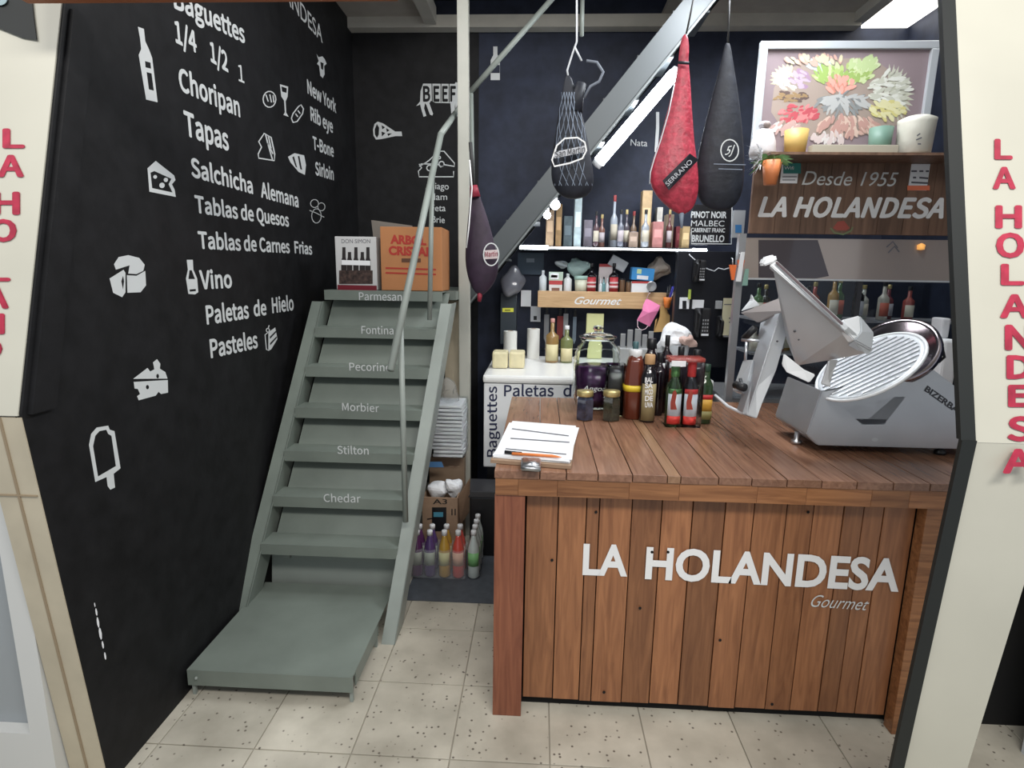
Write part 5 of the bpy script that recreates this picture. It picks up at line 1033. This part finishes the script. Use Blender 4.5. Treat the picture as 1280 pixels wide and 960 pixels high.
# orange scissors & tools
for k, (x, y0, y1, lb) in enumerate(((916, 331, 350, 'orange tapered holder hanging left of the white knives'), (926, 325, 340, 'orange handled scissors hanging at the fridge edge'))):
    p, q = at(x, y0, Y=3.06), at(x, y1, Y=3.06); e = empty('hanging_scissors', p, lb, 'scissors', 'orange tools by the fridge')
    bm = bmesh.new(); b_prism(bm, [at(x-4, y0, Y=3.06), at(x+5, y0, Y=3.06), at(x+2, y1, Y=3.06), at(x-1, y1, Y=3.06)], (0, .012, 0)); bm_obj('handles', bm, mat('orange_handle', (.75, .16, .04), .4), e)
    tube('hook', [p, p+Vector((0, .01, .03)), p+Vector((0, .028, .035))], .003, M_steel, e, 5)
for x0, y0, x1, y1, w_, mm, lb in ((929, 315, 923, 352, 2.2, M_whitep, 'white knife hanging beneath the orange scissors'), (934, 336, 931, 357, 2.2, mat('dull_green_blade', (.22, .38, .32), .4), 'green blade hanging beside the white knife')):
    pts = [at(x0-w_, y0, Y=3.045), at(x0+w_, y0, Y=3.045), at(x1+w_*1.6, y1, Y=3.045), at(x1-w_*1.4, y1, Y=3.045)]; o = prism('kitchen_knife', pts, (0, .008, 0), mm); local(o, pts[0]); tag(o, lb, 'knife')
wcard('sticker_card', 914, 932, 263, 297, mat('grey_card', (.38, .40, .42), .5), 'pale card with a blue sticker right of the wine sign', 'card', Y=3.45, faces=[(mat('blue_sticker', (.05, .2, .45), .5), 919, 281, 927, 291)])
# left electrical things
ec = empty('electrical_box', at(632, 400, Y=YB-.12), 'dark grey electrical box with a yellow label on the back wall', 'electrical box')
a, b = at(625, 430, Y=YB-.12), at(646, 366, Y=YB-.12); box('box_body', a.x, b.x, YB-.12, YB-.008, a.z, b.z, mat('slate_plastic', (.035, .045, .055), .4), ec, .004)
shape('yellow_label', [[(628, 385), (642, 385), (642, 390), (628, 390)]], dict(Y=YB-.12), mat('yellow_label', (.75, .75, .08), .5), ec); shape('label_text_bar', [[(631, 387), (638, 387), (638, 388.6), (631, 388.6)]], dict(Y=YB-.1215), mat('olive_text', (.2, .2, .02), .5), ec)
bl = blob('plastic_bag', (at(640, 352, Y=YB-.16).x, YB-.16, at(640, 353, Y=YB-.16).z), (.085, .05, .085), mat('grey_plastic_bag', (.13, .13, .15), .18, coat=.7), None, 21, .35, 4, smooth=True); local(bl, at(640, 353, Y=YB-.16)); tag(bl, 'crumpled grey plastic bag stuffed on top of the electrical box', 'bag')
wcard('wall_notice', 651, 664, 363, 383, M_paper, 'white paper notice beside the grey plastic bag', 'notice', Y=YB-.02)
o = wcard('outlet_plate', 663, 676, 383, 402, mat('pale_outlet', (.55, .57, .6), .4), 'pale outlet plate with a dark plug below the gourmet shelf', 'outlet', Y=YB-.02, faces=[(M_blackp, 667, 395, 671, 400)])
wcard('blue_sign', 647, 680, 316, 343, mat('dusty_blue', (.035, .06, .09), .5), 'dark blue poster under the left end of the strip light', 'poster', Y=YB-.02, faces=[(mat('blue_grey_print', (.16, .2, .25), .6), 658, 323, 668, 328)])
# scale at far right
a, b = at(1165, 470, Y=2.75), at(1195, 400, Y=2.75); sc = empty('white_scale', ((a.x+b.x)/2, 2.8, CZ), 'white shop scale on the counter behind the slicer', 'scale')
box('scale_body', a.x, b.x, 2.70, 2.92, CZ, at(1190, 425, Y=2.7).z, M_whitep, sc, .012); box('display_head', a.x+.03, b.x, 2.78, 2.86, at(1190, 425, Y=2.7).z+.001, at(1190, 398, Y=2.78).z, mat('pale_grey_plastic', (.6, .6, .62), .4), sc, .008)

# ================================================================== STAIR LANDING BOXES, UNDER-STAIR GOODS
ZLn = 1.5035
def carton(nm, l, r, t, bt_, Y, d, m, label, base): return shelf_box(nm, l, r, t, bt_, Y, d, m, label, 'box', base=base)
wb_ = carton('wine_carton', 421, 470, 296, 361, 3.10, .16, mat('white_carton', (.55, .55, .55), .5), 'white and dark red carton picturing wine bottles on the stair landing', ZLn)
Pw = dict(Y=3.10)
shape('dark_red_base', [[(422, 356), (471, 357), (471, 363.5), (422, 363)]], Pw, mat('dark_red_print', (.16, .01, .02), .5), wb_, .0012)
xr = at(470, 330, Y=3.10).x; zt2 = at(470, 296, Y=3.10).z; box('side_panel', xr+.0005, xr+.003, 3.101, 3.259, ZLn, zt2, mat('dark_red_print', (0, 0, 0)), wb_)
text('DON SIMON', (427, 304), (463, 304), 5, Pw, ink, wb_, bold=.0)
for k, (x, t) in enumerate(((430, 309), (437, 315), (445, 309), (453, 315), (460, 309))): shape('printed_bottle', [[(x-2, t), (x+2, t), (x+2.2, 322), (x+3.4, 326), (x+3.4, 354), (x-3.4, 354), (x-3.4, 326), (x-2.2, 322)]], Pw, mat('bottle_print', (.02, .015, .015), .5), wb_)
shape('printed_band', [[(427, 325), (463, 326), (463, 332), (427, 331)]], Pw, M_paper, wb_, .0026)
shape('printed_goods', [[(424, 338), (466, 338), (466, 355), (424, 355)]], Pw, mat('dim_goods_print', (.05, .03, .025), .5, noise=.8, scale=60), wb_, .0020)
oc = carton('orange_carton', 477, 552, 284, 362, 3.08, .26, mat('orange_cardboard', (.42, .18, .07), .7, noise=.06), 'orange-brown carton with red block lettering on the stair landing', ZLn)
Po = dict(Y=3.08); rp = mat('red_ink', (.38, .03, .02), .6)
text('ARBOL', (488, 304), (533, 306), 10, Po, rp, oc, bold=.05); text('CRISTAL', (486, 318), (540, 320), 10, Po, rp, oc, bold=.05)
shape('ink_bar', [[(502, 323), (526, 323), (526, 328), (502, 328)]], Po, mat('brown_ink', (.1, .04, .02), .6), oc); strokes('printed_line', [[(482, 335), (545, 337)], [(482, 341), (545, 343)]], 2, Po, rp, oc)
a, b = at(464, 275, Y=3.36), at(520, 285, Y=3.36)
prism('open_flap', [at(464, 275, Y=3.352), at(515, 282, Y=3.352), at(520, 296, Y=3.342), at(467, 300, Y=3.342)], (0, .004, 0), mat('grey_flap', (.16, .14, .12), .7), oc)
# A3 box
ab = empty('cardboard_box', (-.5, 3.05, 0), 'open brown cardboard box marked A3 behind the drink bottles', 'box')
ax0, ax1 = at(528, 640, Y=2.97).x, at(572, 640, Y=2.97).x; az1 = at(550, 622, Y=2.97).z
bm = bmesh.new(); az0 = .006
for q in ((ax0, ax1, 2.97, 2.976), (ax0, ax1, 3.19, 3.196), (ax0, ax0+.006, 2.976, 3.19), (ax1-.006, ax1, 2.976, 3.19)): b_box(bm, q[0], q[1], q[2], q[3], az0, az1)
b_box(bm, ax0, ax1, 2.97, 3.196, az0, az0+.006); bm_obj('carton_body', bm, M_card, ab)
prism('flap', [at(573, 620, Y=2.99), at(587, 598, Y=2.97), at(586, 640, Y=3.1), at(573, 660, Y=3.1)], (.003, 0, 0), M_card, ab)
prism('flap', [at(528, 620, Y=2.99), at(524, 640, Y=2.90), at(526, 620, Y=2.90), at(530, 600, Y=3.0)], (.003, 0, 0), M_card, ab)
PA = dict(Y=2.97); text('A3', (541, 630), (559, 630), 6, PA, M_blackp, ab, bold=.01)
shape('black_label', [[(540, 634), (558, 634), (558, 664), (540, 664)]], PA, M_blackp, ab); shape('blue_label_bar', [[(542, 640), (554, 640), (554, 646), (542, 646)]], PA, mat('cyan_print', (.08, .3, .42), .5), ab, .002); strokes('arrow_marks', [[(565, 636), (565, 644)], [(569, 636), (569, 644)], [(540, 648), (534, 649)]], 1.4, PA, M_blackp, ab)
for k, (x, y, r) in enumerate(((548, 606, .055), (566, 604, .05))):
    p = at(x, y+6, Y=3.08); o = blob('tissue', p, (r, r, r*.9), M_paper, ab, 30+k, .4)
# foam trays bag resting on a rear carton
rc = carton('cardboard_box', 538, 580, 572, 700, 3.21, .08, mat('dim_cardboard', (.26, .18, .12), .8), 'taller brown carton standing behind the open one under the foam trays', 0.0)
ft = empty('foam_tray_bag', (at(558, 570, Y=3.2).x, 3.22, 0), 'clear bag holding a tall stack of white foam trays beside the post', 'bag')
zb3 = at(558, 568, Y=3.15).z; zt3 = at(560, 503, Y=3.15).z; ft.location.z = zb3
a, b = at(541, 560, Y=3.1), at(578, 510, Y=3.1)
nT = 14
for k in range(nT):
    z = zb3+(zt3-zb3)*k/nT; o = box('foam_tray', a.x+.004*math.sin(k*2.1), b.x+.004*math.sin(k*1.3), 3.10, 3.28, z, z+(zt3-zb3)/nT*.72, mat('white_foam', (.75, .76, .78), .6), ft, .004)
bl = blob('bag_neck', (at(560, 490, Y=3.18).x, 3.19, at(560, 490, Y=3.18).z), (.055, .05, .075), mat('crinkled_film', (.85, .88, .9), .12, trans=.8, ior=1.1, alpha=.6), ft, 44, .5, 3, smooth=True)
bm = bmesh.new(); b_box(bm, a.x-.012, b.x+.012, 3.085, 3.29, zb3-.001, zt3+.012, .01); bm_obj('clear_film', bm, mat('thin_film', (.9, .93, .95), .1, trans=1, ior=1.02, bump=.5, scale=20), ft, True)
shape('red_print', [[(539, 508), (543, 507), (543, 521), (538, 523)]], dict(Y=3.083), M_redp, ft); shape('blue_print', [[(532, 577), (552, 577), (555, 584), (533, 584)]], dict(Y=3.082), mat('blue_film_print', (.08, .2, .4), .4), ft)
# drink bottles in shrink pack
cl = [((.10, .03, .10), 'purple', 522), ((.09, .05, .16), 'violet', 538), ((.50, .30, .05), 'orange-yellow', 556), ((.60, .08, .06), 'red', 573)]
def soda(x, y, z0, H, cc, label, lbc, r=.033):
    e = empty('soda_bottle', (x, y, z0), label, 'bottle', 'soda bottles under the stairs'); c = (x, y, z0); nm = 'soda_%02d_%02d_%02d' % tuple(int(v*99) for v in cc)
    lathe('bottle_body', [(r*.7, 0), (r, .012), (r*.93, H*.2), (r, H*.28), (r*.96, H*.58), (r*.8, H*.70), (r*.42, H*.85), (r*.4, H*.9)], c, mat(nm, cc, .12, coat=.7), e, 16)
    lathe('cap', [(r*.46, H*.9), (r*.46, H*.985), (r*.4, H)], c, M_whitep, e, 12); label_band('paper_label', r*1.02, H*.28, H*.56, c, lbc, e)
    return e
for cc, nm, px_ in cl:
    for j, y in enumerate((2.80, 2.872)):
        x = at(px_, 722, Y=2.80).x; soda(x, y+.0, .006, at(px_, 664, Y=2.80).z, cc, '%s soda bottle in the %s row of the pack on the mat' % (nm, ('front', 'back')[j]), mat('lab_%s' % nm, tuple(min(.8, c*.7+.28) for c in (cc[0], cc[1]*1.2+.1, cc[2]*.4)), .5))
for j in range(4):
    soda(at(592, 715, Y=2.80).x, 2.80+j*.068, .006, at(592, 664, Y=2.80).z, (.50, .56, .54), 'clear soda bottle with green label, %s of the right-hand file' % ('frontmost', 'second', 'third', 'rearmost')[j], mat('lab_green', (.2, .45, .18), .5))

x0, x1 = at(514, 700, Y=2.76).x, at(580, 700, Y=2.76).x
o = box('shrink_film', x0-.012, x1+.008, 2.762, 2.908, .0055, .165, mat('hazy_shrink_film', (.75, .78, .82), .12, alpha=.16, bump=.5, scale=18), None, .015); tag(o, 'clear plastic film wrapped round the coloured soda bottles', 'plastic film')
